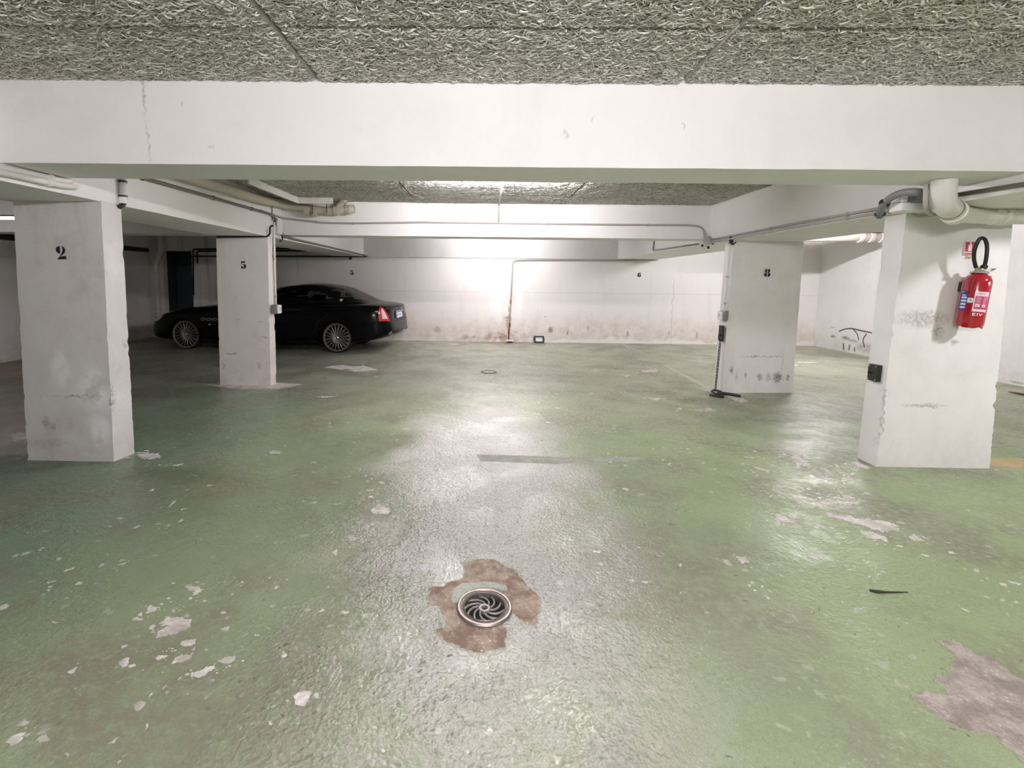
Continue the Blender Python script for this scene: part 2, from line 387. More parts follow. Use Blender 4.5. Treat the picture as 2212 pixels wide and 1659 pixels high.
def concrete(name, a, b, c, rel=0.5):
    m = NT(name); f = m.noise(10, 6, 0.7); g = m.noise(46, 4, 0.7); v = m.voro(60)
    col = m.mix(m.map(f, 0.36, 0.64), a, b)
    col = m.mix(m.math('MULTIPLY', m.map(v, 0.3, 0.12), m.map(m.noise(20, 2), 0.5, 0.6)), col, c)
    col = m.mix(m.map(g, 0.42, 0.7, 0, 0.4), col, tuple(q*0.62 for q in a))
    return m.done(col, 0.8, m.bump(m.math('ADD', m.math('MULTIPLY', f, 0.5), g), rel, 0.02))
M_bare = concrete('bare_floor_concrete', (0.31, 0.265, 0.24), (0.52, 0.465, 0.42), (0.72, 0.68, 0.63), 0.9)
M_brown = concrete('brown_bare_concrete', (0.27, 0.185, 0.135), (0.50, 0.40, 0.32), (0.74, 0.68, 0.61), 0.9)
M_chip = concrete('chipped_paint_primer', (0.50, 0.46, 0.42), (0.80, 0.765, 0.73), (0.86, 0.84, 0.82), 0.6)
M_scar = concrete('grey_green_scar', (0.27, 0.285, 0.235), (0.36, 0.365, 0.315), (0.52, 0.51, 0.47), 0.4)
M_mint = concrete('pale_green_old_paint', (0.40, 0.445, 0.385), (0.53, 0.56, 0.50), (0.66, 0.68, 0.63), 0.6)

def rough_outline(pts, step, amp, seed):
    """breaks straight runs of an outline on the floor into a ragged edge"""
    out = []; m = len(pts)
    for i in range(m):
        a = Vector(pts[i][:2]); b = Vector(pts[(i+1) % m][:2]); d = b-a
        k = max(1, int(d.length/step)); nn = Vector((-d.y, d.x)).normalized() if d.length > 1e-6 else Vector((0, 0))
        for j in range(k):
            p = a+d*(j/k)
            s = mnoise.noise(Vector((p.x*28, p.y*28, seed)))*0.9+mnoise.noise(Vector((p.x*80, p.y*80, seed+3)))*0.8+mnoise.noise(Vector((p.x*230, p.y*230, seed+5)))*0.5
            out.append(tuple(p+nn*amp*s))
    return out
def floor_patch(name, pts, mat, z=0.0012, step=0.012, amp=0.006, holes=(), seed=1.0, lip=0.0):
    ol = rough_outline(pts, step, amp, seed)
    b = plate([ol]+list(holes), z)
    o = obj(name, b, mat, floor)
    if lip:                                          # broken edge of the paint coat round the patch
        obj('paint_lip', sweep([(p[0], p[1], 0.0) for p in ol+ol[:2]], lip, 6, cap=False), M_floor, o, True)
    return o
hole = circle(PIT[0], PIT[1], 0.112, 36)
floor_patch('bare_concrete_patch', [(1.8116, 1.7869), (1.8836, 1.7955), (1.8944, 1.7634), (1.905, 1.7208), (1.9389, 1.7029), (1.9479, 1.6524), (1.952, 1.6045), (1.9763, 1.5286), (1.6395, 1.2422), (1.6118, 1.2983), (1.6143, 1.3261), (1.6143, 1.365), (1.6025, 1.39), (1.5532, 1.3887), (1.5246, 1.4036), (1.5006, 1.4243), (1.4917, 1.4572), (1.4823, 1.4916), (1.4915, 1.5311), (1.5492, 1.5482), (1.5724, 1.5332), (1.6042, 1.5279), (1.6269, 1.563), (1.6097, 1.582), (1.6435, 1.6095), (1.6883, 1.6162), (1.7277, 1.6255), (1.7018, 1.6421), (1.7662, 1.6652), (1.739, 1.6936), (1.7732, 1.6872), (1.8133, 1.7107), (1.8129, 1.7531)], M_bare, 0.0015, 0.006, 0.016, seed=2.0, lip=0.0035)['label'] = 'large pinkish grey patch of bare concrete'
floor_patch('bare_concrete_patch', [(-0.1026, 2.2546), (-0.065, 2.2559), (-0.0319, 2.275), (0.0187, 2.2861), (0.0652, 2.2855), (0.094, 2.2611), (0.1218, 2.2268), (0.1657, 2.2042), (0.1876, 2.1681), (0.2035, 2.117), (0.2231, 2.0744), (0.2502, 2.0394), (0.2645, 1.9995), (0.2685, 1.9554), (0.2616, 1.9127), (0.2439, 1.8814), (0.2405, 1.8515), (0.2262, 1.815), (0.203, 1.8214), (0.1841, 1.8401), (0.1582, 1.8638), (0.139, 1.8935), (0.1235, 1.8678), (0.0936, 1.8182), (0.1132, 1.7999), (0.1077, 1.7543), (0.1018, 1.698), (0.0727, 1.6889), (0.0344, 1.6816), (-0.0004, 1.6684), (-0.0386, 1.6795), (-0.0711, 1.6931), (-0.1044, 1.7133), (-0.131, 1.7211), (-0.1499, 1.7513), (-0.1748, 1.7685), (-0.185, 1.7866), (-0.1573, 1.7967), (-0.131, 1.8069), (-0.1336, 1.8404), (-0.1622, 1.8896), (-0.1686, 1.9207), (-0.2087, 1.9248), (-0.2331, 1.9786), (-0.2241, 2.0305), (-0.2351, 2.06), (-0.166, 2.0621), (-0.1491, 2.0933), (-0.1069, 2.1071), (-0.0806, 2.1334), (-0.0748, 2.1862), (-0.085, 2.234)], M_brown, 0.0012, 0.004, 0.007, [hole], seed=3.0, lip=0.0028)['label'] = 'brown bare concrete round the drain'
floor_patch('old_paint_patch', [(-0.1233, 1.9989), (-0.115, 2.0457), (-0.0826, 2.0892), (-0.0319, 2.0846), (0.0108, 2.1015), (0.0654, 2.097), (0.1191, 2.0772), (0.127, 2.0415), (0.102, 2.0348), (0.0646, 2.0573), (0.0109, 2.0617), (-0.0311, 2.0513), (-0.0569, 2.024), (-0.078, 1.989), (-0.0909, 1.9498), (-0.12, 1.949)], M_mint, 0.0026, 0.008, 0.004, seed=4.0)
chips = [
[(2.5484, 3.8385), (2.6549, 3.9148), (2.5826, 3.7376), (2.5978, 3.7053), (2.5514, 3.5922), (2.5815, 3.5842), (2.4998, 3.5594), (2.4916, 3.6364), (2.4093, 3.5555), (2.3952, 3.5701), (2.482, 3.6678), (2.4969, 3.7673)],
[(2.4209, 3.4761), (2.5196, 3.486), (2.5254, 3.429), (2.544, 3.3608), (2.5013, 3.3321), (2.459, 3.3983)],
[(2.4486, 3.3433), (2.4762, 3.3047), (2.4515, 3.2776), (2.4313, 3.3028)],
[(2.4682, 3.2783), (2.5132, 3.2368), (2.4925, 3.2159), (2.4509, 3.2393)],
[(2.4084, 3.116), (2.4419, 3.1056), (2.4744, 3.061), (2.441, 3.0372), (2.4066, 3.0583)],
[(2.1769, 3.0115), (2.2184, 3.0065), (2.2299, 2.9531), (2.2048, 2.9521)],
[(1.7967, 2.8247), (1.8406, 2.8303), (1.8389, 2.7972), (1.8586, 2.7693), (1.8843, 2.7239), (1.826, 2.7037), (1.7878, 2.7296), (1.7794, 2.7759)],
[(2.1135, 2.8365), (2.1595, 2.848), (2.1739, 2.8095), (2.2411, 2.812), (2.2685, 2.775), (2.3426, 2.7871), (2.3338, 2.7587), (2.4046, 2.7613), (2.4527, 2.7263), (2.4228, 2.6807), (2.4089, 2.6286), (2.3189, 2.6255), (2.2572, 2.6574), (2.2492, 2.6921), (2.2059, 2.7174), (2.1783, 2.753), (2.1188, 2.7657)],
[(2.1703, 2.6423), (2.218, 2.6303), (2.2656, 2.5821), (2.2328, 2.5171), (2.2119, 2.5479), (2.1551, 2.562)],
[(2.4, 2.5786), (2.4567, 2.6136), (2.4411, 2.5719), (2.4479, 2.537), (2.3898, 2.5382)],
[(1.6938, 2.359), (1.7397, 2.3915), (1.7686, 2.3754), (1.7561, 2.3295), (1.7149, 2.3322)],
[(1.314, 2.3463), (1.3647, 2.3521), (1.3559, 2.3001), (1.3132, 2.2854)],
[(2.2412, 3.2058), (2.2826, 3.22), (2.2646, 3.1699), (2.2322, 3.1686)],
[(2.938, 3.7202), (2.9886, 3.7225), (3.0098, 3.5965), (2.9482, 3.5634), (2.9124, 3.6546)],
[(1.2313, 2.3229), (1.2597, 2.3171), (1.2558, 2.2639), (1.228, 2.2695)],
[(2.928, 6.2589), (3.0767, 6.3143), (3.0846, 6.2238), (2.944, 6.1615)],
[(3.0654, 5.9234), (3.2206, 5.8525), (3.1824, 5.6433), (3.0553, 5.5773), (3.0607, 5.7645)],
[(2.357, 5.2301), (2.5644, 5.307), (2.6116, 5.2252), (2.4414, 5.1524)],
[(2.1048, 3.5883), (2.1804, 3.5157), (2.143, 3.4818), (2.0905, 3.5419)],
[(5.8164, 8.7507), (6.1554, 8.7106), (5.9645, 8.5952), (5.6945, 8.6063)],
[(5.4829, 8.4271), (5.5616, 8.4017), (5.4004, 8.1737), (5.3576, 8.2307)],
[(3.9043, 5.7767), (3.9736, 5.7963), (3.932, 5.7479), (3.8931, 5.7455)],
[(4.1013, 5.804), (4.1967, 5.7789), (4.1373, 5.6047), (4.1217, 5.699)],
[(-1.2808, 1.7885), (-1.298, 1.8284), (-1.2693, 1.8338), (-1.2484, 1.8117), (-1.2254, 1.826), (-1.1918, 1.8134), (-1.1703, 1.7787), (-1.192, 1.7439), (-1.2269, 1.7222), (-1.2801, 1.7372), (-1.3214, 1.7786), (-1.2883, 1.758), (-1.261, 1.7546)],
[(-1.4131, 1.8765), (-1.4103, 1.8961), (-1.3709, 1.8778), (-1.3645, 1.8589), (-1.3901, 1.8488)],
[(-1.4186, 1.834), (-1.4158, 1.8527), (-1.3994, 1.8299)],
[(-1.1527, 1.6922), (-1.1364, 1.7046), (-1.1031, 1.7096), (-1.0959, 1.6781), (-1.1287, 1.6733)],
[(-1.1148, 1.5887), (-1.1219, 1.6171), (-1.0948, 1.6289), (-1.0685, 1.6333), (-1.0637, 1.6115), (-1.0914, 1.5964)],
[(-1.0133, 1.5435), (-0.9926, 1.5643), (-0.9602, 1.586), (-0.9414, 1.5726), (-0.9715, 1.538), (-0.9838, 1.5311)],
[(-0.6266, 1.4714), (-0.5959, 1.4875), (-0.5686, 1.4851), (-0.5681, 1.455), (-0.5708, 1.4344), (-0.6012, 1.4336)],
[(-1.421, 1.2831), (-1.4217, 1.3027), (-1.3916, 1.3185), (-1.3797, 1.2939), (-1.391, 1.2767)],
[(-1.3093, 1.5903), (-1.3059, 1.6084), (-1.2915, 1.616), (-1.2711, 1.5773), (-1.2773, 1.5633)],
[(-1.3432, 2.0231), (-1.3255, 2.0404), (-1.2469, 2.0043), (-1.2561, 1.9615), (-1.2887, 1.9922)],
[(-1.3065, 1.8607), (-1.2899, 1.8755), (-1.275, 1.8475)],
[(-0.9552, 1.6074), (-0.9367, 1.626), (-0.9044, 1.6306), (-0.9082, 1.6051), (-0.9362, 1.5937)],
[(-0.5559, 1.4794), (-0.5413, 1.4828), (-0.5356, 1.4588), (-0.547, 1.4615)],
[(-1.7413, 1.7882), (-1.7064, 1.7848), (-1.7157, 1.7739)],
[(-1.4576, 1.5447), (-1.4449, 1.5656), (-1.433, 1.542), (-1.4426, 1.5371)],
[(-0.7612, 2.3165), (-0.7413, 2.3427), (-0.7329, 2.2896)],
[(-1.1987, 1.6114), (-1.1745, 1.6266), (-1.1546, 1.6272), (-1.1713, 1.6049)],
[(-1.9403, 2.5137), (-1.9321, 2.5566), (-1.9182, 2.5314)],
[(-1.7399, 3.7426), (-1.6434, 3.7542), (-1.6291, 3.6915), (-1.6935, 3.6955)],
[(-2.3123, 3.4126), (-2.2514, 3.4548), (-2.2575, 3.3999)],
[(-4.1443, 4.0248), (-4.1462, 4.1113), (-4.0256, 4.052), (-3.9291, 3.952), (-3.9692, 3.8898)],
[(-1.9064, 2.7654), (-1.9272, 2.826), (-1.9187, 2.8581), (-1.9073, 2.7957)],
[(-2.1863, 2.9859), (-2.172, 3.0171), (-2.1582, 2.9824)],
[(-1.9966, 5.5886), (-1.7537, 5.588), (-1.8618, 5.5203)],
[(-2.5438, 7.4977), (-2.3389, 7.7274), (-1.9586, 7.5431), (-2.2169, 7.3204)],
[(-2.7556, 3.668), (-2.5987, 3.6406), (-2.4953, 3.5616), (-2.5675, 3.5259), (-2.6604, 3.5542)],
[(-0.6737, 2.7711), (-0.6373, 2.864), (-0.5556, 2.7954), (-0.5515, 2.7271), (-0.6346, 2.724)],
[(-0.7289, 2.4685), (-0.7103, 2.4932), (-0.6639, 2.4472), (-0.6971, 2.4153)],
[(2.0278, 5.7764), (2.1682, 5.7459), (2.1067, 5.6281), (2.0446, 5.6619)],
[(1.7325, 7.6142), (1.8868, 7.532), (1.7959, 7.4595)],
[(2.5514, 7.6087), (2.8829, 7.7706), (2.7576, 7.4921), (2.5352, 7.4113)],
[(2.1038, 7.2546), (2.2545, 7.2046), (2.1525, 7.0203)],
[(-2.2747, 7.5125), (-1.9431, 7.6797), (-1.643, 7.3582), (-1.9272, 7.1442)],
[(2.1807, 5.2823), (2.2512, 5.3061), (2.2068, 5.2188)],
[(-0.7622, 10.6468), (-0.4805, 10.595), (-0.6705, 10.3158)],
]
for i, p in enumerate(chips):
    big = max(a[0] for a in p)-min(a[0] for a in p)
    floor_patch('paint_chip', p, M_chip, 0.0010+0.00002*i, min(0.012, max(0.004, big*0.03)), min(0.035, big*0.16), seed=10.0+i)
# crumbs of bare floor strewn about the larger chips
fk = bmesh.new(); rf = random.Random(5)
for p in chips+[[(0.1+0.6*math.cos(a), 3.4+1.3*math.sin(a)) for a in (0, 1, 2, 3, 4, 5)]]:
    xs = [q[0] for q in p]; ys = [q[1] for q in p]; cx, cy = sum(xs)/len(p), sum(ys)/len(p); sz = max(max(xs)-min(xs), 0.03)
    for k in range(7):
        r = sz*rf.uniform(0.5, 1.5); a = rf.uniform(0, 2*PI); s = min(0.022, sz*rf.uniform(0.03, 0.12)); ox, oy = cx+r*math.cos(a), cy+r*math.sin(a)
        add_plate(fk, [[(ox+s*rf.uniform(0.5, 1.3)*math.cos(t), oy+s*rf.uniform(0.4, 0.9)*math.sin(t)) for t in [2*PI*i/9 for i in range(9)]]], 0.0009)
obj('paint_crumbs', fk, M_chip, floor)['kind'] = 'stuff'
floor_patch('dark_scar', [(-0.0368, 3.7482), (0.611, 3.7224), (1.3361, 3.7412), (1.1443, 3.64), (0.9646, 3.6483), (0.5752, 3.5674), (-0.0106, 3.6053)], M_scar, 0.0008, 0.03, 0.008, seed=5.0)
floor_patch('cement_skirt', [(-3.6218, 6.1039), (-3.5531, 6.3115), (-2.7802, 6.3343), (-2.3812, 6.215), (-2.6034, 5.9529), (-3.0634, 5.897)], M_chip, 0.0008, 0.03, 0.01, seed=6.0)
M_line = concrete('faded_line_paint', (0.50, 0.52, 0.42), (0.58, 0.58, 0.5), (0.7, 0.7, 0.64), 0.2)
for a, b in (((3.1627, 10.9393, 0), (3.2464, 9.6488, 0)), ((3.1259, 8.1322, 0), (3.0492, 6.3464, 0))):
    a = Vector(a); b = Vector(b); nn = Vector((-(b-a).y, (b-a).x, 0)).normalized()*0.035
    floor_patch('faded_bay_line', [tuple(a+nn), tuple(b+nn), tuple(b-nn), tuple(a-nn)], M_line, 0.0007, 0.05, 0.02, seed=8.0)

# ------------------------------------------------------------------ walls, ceiling, beams
def wall(name, lo, hi, mat, label):
    return structure(obj(name, box(lo, hi), mat), label)
NX0, NX1, NZ = (-7.4595, 11.06, 2.0365)[0], (-6.7782, 11.06, 2.0436)[0], 2.02      # opening in the back wall
b = box((NX1, YB, 0), (XR+0.15, YB+0.15, 2.75)); add_box(b, (XL-0.15, YB, 0), (NX0, YB+0.15, 2.75)); add_box(b, (NX0, YB, NZ), (NX1, YB+0.15, 2.75))
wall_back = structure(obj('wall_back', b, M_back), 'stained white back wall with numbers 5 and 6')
wall('wall_left', (XL-0.15, YF, 0), (XL, YB, 2.75), M_plain, 'dark left wall beyond the column numbered 2')
wall_right = wall('wall_right', (XR, YF, 0), (XR+0.15, YB, 2.75), wall_paint('right_wall_paint', (0.80, 0.785, 0.77), (0.55, 0.49, 0.45), 0.3, low=0.35, stain_col=(0.17, 0.14, 0.12),
    stains=[((7.66, 10.4753, 0.2844), (0, 0.10, 0.05), 1.0), ((7.66, 10.1276, 0.2951), (0, 0.16, 0.06), 1.0), ((7.66, 9.9203, 0.2617), (0, 0.22, 0.05), 0.6), ((7.66, 9.5713, 0.1559), (0, 0.35, 0.14), 0.6), ((7.66, 10.4986, 0.4857), (0, 0.1, 0.02), 0.6),
            ((7.66, 9.849, 0.5004), (0, 0.4, 0.03), 0.5), ((7.66, 10.1459, 0.1149), (0, 0.02, 0.09), 0.9), ((7.66, 9.9916, 0.1164), (0, 0.02, 0.07), 0.7), ((7.66, 9.8508, 0.0878), (0, 0.02, 0.06), 0.9), ((7.66, 6.8485, 0.0419), (0, 0.15, 0.02), 0.7)]), 'white right wall with black rubs near the floor')
wall('wall_rear', (XL, YF-0.15, 0), (XR, YF, 2.75), M_plain, 'plain white wall behind the viewer')
structure(obj('ceiling', box((XL-0.15, YF-0.15, 2.56), (XR+0.15, YB+0.15, 2.75)), M_ceil), 'rough grey ceiling slab with wood wool boards')
ceiling = bpy.data.objects['ceiling']

def rough_beam(name, lo, hi, mat, label, step=0.12, amp=0.003, seed=0.0):
    """box whose faces are gridded and made slightly uneven, with worn arrises"""
    lo = Vector(lo); hi = Vector(hi); bm = box(lo, hi)
    for ax in range(3):
        k = max(1, int((hi[ax]-lo[ax])/step))
        for i in range(1, k):
            co = lo.copy(); co[ax] = lo[ax]+(hi[ax]-lo[ax])*i/k; nn = Vector((0, 0, 0)); nn[ax] = 1
            bmesh.ops.bisect_plane(bm, geom=bm.verts[:]+bm.edges[:]+bm.faces[:], plane_co=co, plane_no=nn)
    for v in bm.verts:
        p = v.co.copy(); q = Vector((seed, seed*2, 0))
        v.co += Vector((mnoise.noise(p*1.7+q), mnoise.noise(p*1.7+q+Vector((9, 0, 0))), mnoise.noise(p*2.1+q+Vector((0, 9, 0)))*0.8))*amp
        v.co.z += mnoise.noise(p*9+q)*amp*0.5
    return structure(obj(name, bm, mat), label, 'beam')
M_fbeam = wall_paint('front_beam_paint', (0.84, 0.825, 0.815), (0.66, 0.60, 0.58), 0.30, bump=0.12, stain_col=(0.42, 0.39, 0.37), stains=[((-1.92, FB0, 2.42), (0.012, 0.1, 0.16), 0.9), ((-1.91, FB0, 2.16), (0.008, 0.1, 0.16), 0.6), ((-0.05, FB0, 2.50), (0.008, 0.1, 0.04), 1.0), ((1.05, FB0, 2.50), (0.008, 0.1, 0.04), 1.0), ((-1.7, FB0, 2.37), (0.014, 0.1, 0.02), 0.8), ((-1.55, FB0, 2.14), (0.03, 0.1, 0.02), 0.6), ((0.6, FB0, 2.3), (0.012, 0.1, 0.03), 0.7), ((1.1, FB0, 2.26), (0.012, 0.1, 0.025), 0.8), ((0.45, FB0, 2.22), (0.02, 0.1, 0.03), 0.5)], rust=[((-2.6, FB0, 2.4), (0.35, 0.1, 0.2), 0.10)])
rough_beam('beam_front', (LX1-0.01, FB0, 2.04), (RX0+0.01, FB1, 2.58), M_fbeam, 'wide white cross beam nearest the viewer', seed=1)
rough_beam('beam_far', (LX1-0.01, BB0, 2.0), (RX0+0.01, BB1, 2.58), M_beam, 'far white cross beam with a conduit along it', seed=2)
beam_left = rough_beam('beam_left', (LX0, YF, ZS), (LX1, YB, 2.58), M_beam, 'long white beam over columns 2 and 5', 0.25, seed=3)
beam_right = rough_beam('beam_right', (RX0, YF, ZS), (RX1, YB, 2.58), M_beam, 'long white beam over column 8 and the fire extinguisher column', 0.25, seed=4)
for nm, x0, x1, lab in (('beam_side_left', XL, LX0, 'shadowed cross beam in the dark bay to the left'),):
    rough_beam(nm, (x0, BB0, 2.0), (x1, BB1, 2.58), M_beam, lab, 0.25, seed=5)
for nm, x0, x1, lab in (('beam_side_left', XL, LX0, 'cross beam end left of column 2 in line with the front beam'), ('beam_side_right', RX1, XR, 'cross beam in line with the front beam at the far right')):
    rough_beam(nm, (x0, FB0, 2.04), (x1, FB1, 2.58), M_beam, lab, 0.25, seed=7)
rough_beam('beam_back', (LX1, YB-0.025, 1.93), (RX0, YB+0.05, 2.58), wall_paint('greyed_wall_head', (0.66, 0.645, 0.63), (0.45, 0.41, 0.38), 0.5), 'greyer band along the top of the back wall', 0.3, 0.002, seed=6)

# wood wool boards: curled ribbons pressed into a board, one mesh shared by all boards
def strands(nx, ny, count, rs):
    L = rs.uniform(0.03, 0.085, count); W = rs.uniform(0.0023, 0.0046, count)
    cx = rs.uniform(0.01, nx-0.01, count); cy = rs.uniform(0.01, ny-0.01, count)
    a = rs.normal(0, 0.75, count); bend = rs.normal(0, 11, count)
    dep = rs.uniform(0.000, 0.016, count); tilt = rs.normal(0, 0.6, count); arch = rs.uniform(-0.004, 0.007, count)
    S = 5; verts = np.zeros((count, S, 3, 3), np.float32)
    for i in range(S):
        t = (i/(S-1)-0.5); s = t*L; ang = a+bend*s
        x = cx+np.cos(a+bend*s*0.5)*s; y = cy+np.sin(a+bend*s*0.5)*s
        z = -dep-arch*(1-4*t*t)-0.004*np.sin(tilt*3+t*5)
        wd = W*(1-0.5*(2*abs(t))**3)
        for j, q in enumerate((-1, 0, 1)):
            verts[:, i, j, 0] = np.clip(x-np.sin(ang)*wd*q*np.cos(tilt*0.7), 0.003, nx-0.003)
            verts[:, i, j, 1] = np.clip(y+np.cos(ang)*wd*q*np.cos(tilt*0.7), 0.003, ny-0.003)
            verts[:, i, j, 2] = z+wd*q*np.sin(tilt*0.7)-(0.0016 if q == 0 else 0)
    base = (np.arange(count)*S*3)[:, None, None, None]
    i = np.arange(S-1)[:, None, None]; j = np.arange(2)[None, :, None]
    quad = np.stack([i*3+j, i*3+j+1, (i+1)*3+j+1, (i+1)*3+j], -1)[..., 0, :] if False else np.stack([(i*3+j)[..., 0], (i*3+j+1)[..., 0], ((i+1)*3+j+1)[..., 0], ((i+1)*3+j)[..., 0]], -1)
    faces = (base+quad[None]).reshape(-1, 4)
    return verts.reshape(-1, 3), faces
def board_mesh(nx, ny, count, seed):
    rs = np.random.default_rng(seed); v, f = strands(nx, ny, count, rs)
    bv = np.array([(x, y, z) for x in (0, nx) for y in (0, ny) for z in (-0.001, 0.03)], np.float32)
    bf = np.array([(0, 1, 3, 2), (4, 6, 7, 5), (0, 4, 5, 1), (2, 3, 7, 6), (0, 2, 6, 4), (1, 5, 7, 3)])+len(v)
    V = np.vstack([v, bv]); Fq = np.vstack([f, bf])
    me = bpy.data.meshes.new('wood_wool_board')
    me.vertices.add(len(V)); me.vertices.foreach_set('co', V.ravel())
    me.loops.add(len(Fq)*4); me.loops.foreach_set('vertex_index', Fq.ravel().astype(np.int32))
    me.polygons.add(len(Fq)); me.polygons.foreach_set('loop_start', np.arange(0, len(Fq)*4, 4, dtype=np.int32))
    me.update(calc_edges=True); me.validate(); return me
m = NT('wood_wool'); r = m.island(); g = m.noise(1.3, 4)
col = m.mix(r, (0.42, 0.41, 0.385), (0.90, 0.885, 0.85))
col = m.mix(m.map(g, 0.4, 0.65, 0, 0.35), col, (0.50, 0.475, 0.41))
col = m.mix(m.map(m.noise(6, 3), 0.55, 0.75, 0, 0.35), col, (0.36, 0.355, 0.30))
M_wool = m.done(col, 0.85)
boards = [board_mesh(1.98, 0.585, 14000, 3), board_mesh(1.98, 0.585, 14000, 4)]
for me in boards: me.materials.append(M_wool)
k = 0
for (ys, z) in (([1.005, 1.60, 2.195], ZF), ([3.15, 3.745, 4.34, 4.935, 5.53, 6.125], ZC)):
    for y in ys:
        for x in (-2.93, -0.92, 1.09):
            o = bpy.data.objects.new('wood_wool_board', boards[k % 2]); C.objects.link(o); o.parent = ceiling
            dz = mnoise.noise(Vector((x*3, y*3, 1)))*0.008+0.008
            if (k//2) % 2: o.location = (x+1.98, y+0.585, z+dz); o.rotation_euler = (0, 0, PI)
            else: o.location = (x, y, z+dz)
            k += 1

# ------------------------------------------------------------------ columns
def column(name, fl, fr, bl, br, tfl, tfr, tbl, tbr, mat, label, seed, chip=0.012, ztop=None):
    """four-sided pier from its floor corners to its head corners, arrises chipped"""
    cs = [Vector(c) for c in (fl, fr, br, bl)]; ts = [Vector(c) for c in (tfl, tfr, tbr, tbl)]
    bm = bmesh.new(); nz = 96
    rows = []
    for i in range(nz+1):
        t = i/nz; cor = [c.lerp(q, t) for c, q in zip(cs, ts)]; ring = []; ed = []
        for s in range(4):
            a, b2 = cor[s], cor[(s+1) % 4]; L = (b2-a).length; k = 22 if s % 2 == 0 else 8
            for j in range(k):
                u = j/k; ring.append(a.lerp(b2, u)); ed.append(min(u, 1-u)*L)
        cen = sum((c for c in cor), Vector())/4; out = []
        for p, e in zip(ring, ed):
            q = p.copy(); dirn = Vector((cen.x-p.x, cen.y-p.y, 0)).normalized()
            q += Vector((mnoise.noise(p*2.5+Vector((seed, 0, 0))), mnoise.noise(p*2.5+Vector((0, seed, 0))), 0))*0.0025
            if e < 0.001 and 0 < i < nz:
                c1 = max(0, mnoise.noise(Vector((p.x*40, p.y*40, p.z*13+seed)))-0.22)*2.2
                c2 = abs(mnoise.noise(Vector((p.x*40, p.y*40, p.z*33+seed))))
                low = 1.0 if p.z < 1.25 else 0.5
                q += dirn*(chip*(c1*low+0.35*c2*low))
            out.append(bm.verts.new(q))
        rows.append(out)
    for a, b2 in zip(rows, rows[1:]):
        m2 = len(a)
        for j in range(m2): bm.faces.new((a[j], a[(j+1) % m2], b2[(j+1) % m2], b2[j]))
    bm.faces.new(rows[0][::-1]); bm.faces.new(rows[-1])
    return tag(structure(obj(name, bm, mat, smooth=35)), label, 'column')
def P(x, y, z): return (x, y, z)
M_c2 = wall_paint('column_two_paint', (0.72, 0.70, 0.69), (0.47, 0.435, 0.415), 1.2, low=0.2, stain_col=(0.36, 0.33, 0.31),
    stains=[((-3.2932, 3.47, 0.289), (0.05, 0.1, 0.07), 0.8), ((-3.2414, 3.47, 0.2719), (0.03, 0.1, 0.05), 0.8), ((-2.7543, 3.47, 0.8094), (0.025, 0.06, 0.09), 1.0), ((-2.785, 3.47, 0.4929), (0.015, 0.06, 0.16), 0.9), ((-2.7544, 3.6, 0.8789), (0.02, 0.1, 0.06), 0.8), ((-3.0476, 3.47, 0.5067), (0.30, 0.1, 0.009), 1.0), ((-3.3053, 3.47, 0.1339), (0.25, 0.1, 0.05), 0.35)],
    pale=[((-2.9057, 3.47, 0.5265), (0.22, 0.3, 0.30), 1.0), ((-3.1563, 3.47, 0.699), (0.12, 0.3, 0.22), 0.7), ((-2.8895, 3.47, 0.2416), (0.14, 0.3, 0.14), 0.9), ((-2.6992, 3.5, 1.3925), (0.12, 0.3, 0.7), 0.7)])
M_c5 = wall_paint('column_five_paint', (0.76, 0.73, 0.71), (0.56, 0.48, 0.445), 1.2, low=0.3, stain_col=(0.2, 0.17, 0.15),
    stains=[((-3.289, 6.13, 0.4119), (0.12, 0.1, 0.012), 1.0), ((-3.3996, 6.13, 0.2446), (0.03, 0.1, 0.06), 0.5), ((-2.9282, 6.13, 0.2635), (0.03, 0.1, 0.07), 0.5), ((-2.8968, 6.13, 0.8424), (0.06, 0.1, 0.012), 0.8), ((-2.8429, 6.13, 0.6373), (0.06, 0.1, 0.01), 0.8), ((-3.1741, 6.13, 0.8751), (0.05, 0.1, 0.012), 0.5)])
M_c8 = wall_paint('column_eight_paint', (0.77, 0.75, 0.735), (0.56, 0.50, 0.465), 0.8, low=0.2, stain_col=(0.13, 0.115, 0.105),
    stains=[((3.1942, 6.1, 0.3065), (0.04, 0.1, 0.07), 0.9), ((3.2776, 6.1, 0.205), (0.03, 0.1, 0.09), 0.45), ((3.3943, 6.1, 0.2308), (0.02, 0.1, 0.06), 0.8), ((3.5791, 6.1, 0.2093), (0.05, 0.1, 0.07), 0.7), ((3.6976, 6.1, 0.205), (0.05, 0.1, 0.08), 0.6),
            ((3.8223, 6.12, 0.2027), (0.10, 0.1, 0.10), 1.0), ((3.953, 6.12, 0.1985), (0.04, 0.1, 0.07), 0.9), ((3.602, 6.1, 0.4747), (0.36, 0.1, 0.010), 1.0), ((3.8705, 6.1, 0.4244), (0.012, 0.1, 0.3), 0.5)])
M_c9 = wall_paint('extinguisher_column_paint', (0.81, 0.805, 0.795), (0.60, 0.56, 0.53), 0.5, low=0.25, stain_col=(0.38, 0.355, 0.335),
    stains=[((3.306, 3.6, 1.1518), (0.30, 0.1, 0.10), 0.75), ((3.4276, 3.6, 1.0664), (0.06, 0.1, 0.09), 0.9), ((3.5498, 3.6, 0.9807), (0.05, 0.1, 0.03), 0.9), ((3.3737, 3.6, 0.4887), (0.24, 0.1, 0.02), 0.8), ((3.0483, 3.6, 0.2045), (0.05, 0.1, 0.04), 0.8), ((3.0748, 3.62, 0.4354), (0.018, 0.03, 0.35), 1.0)])
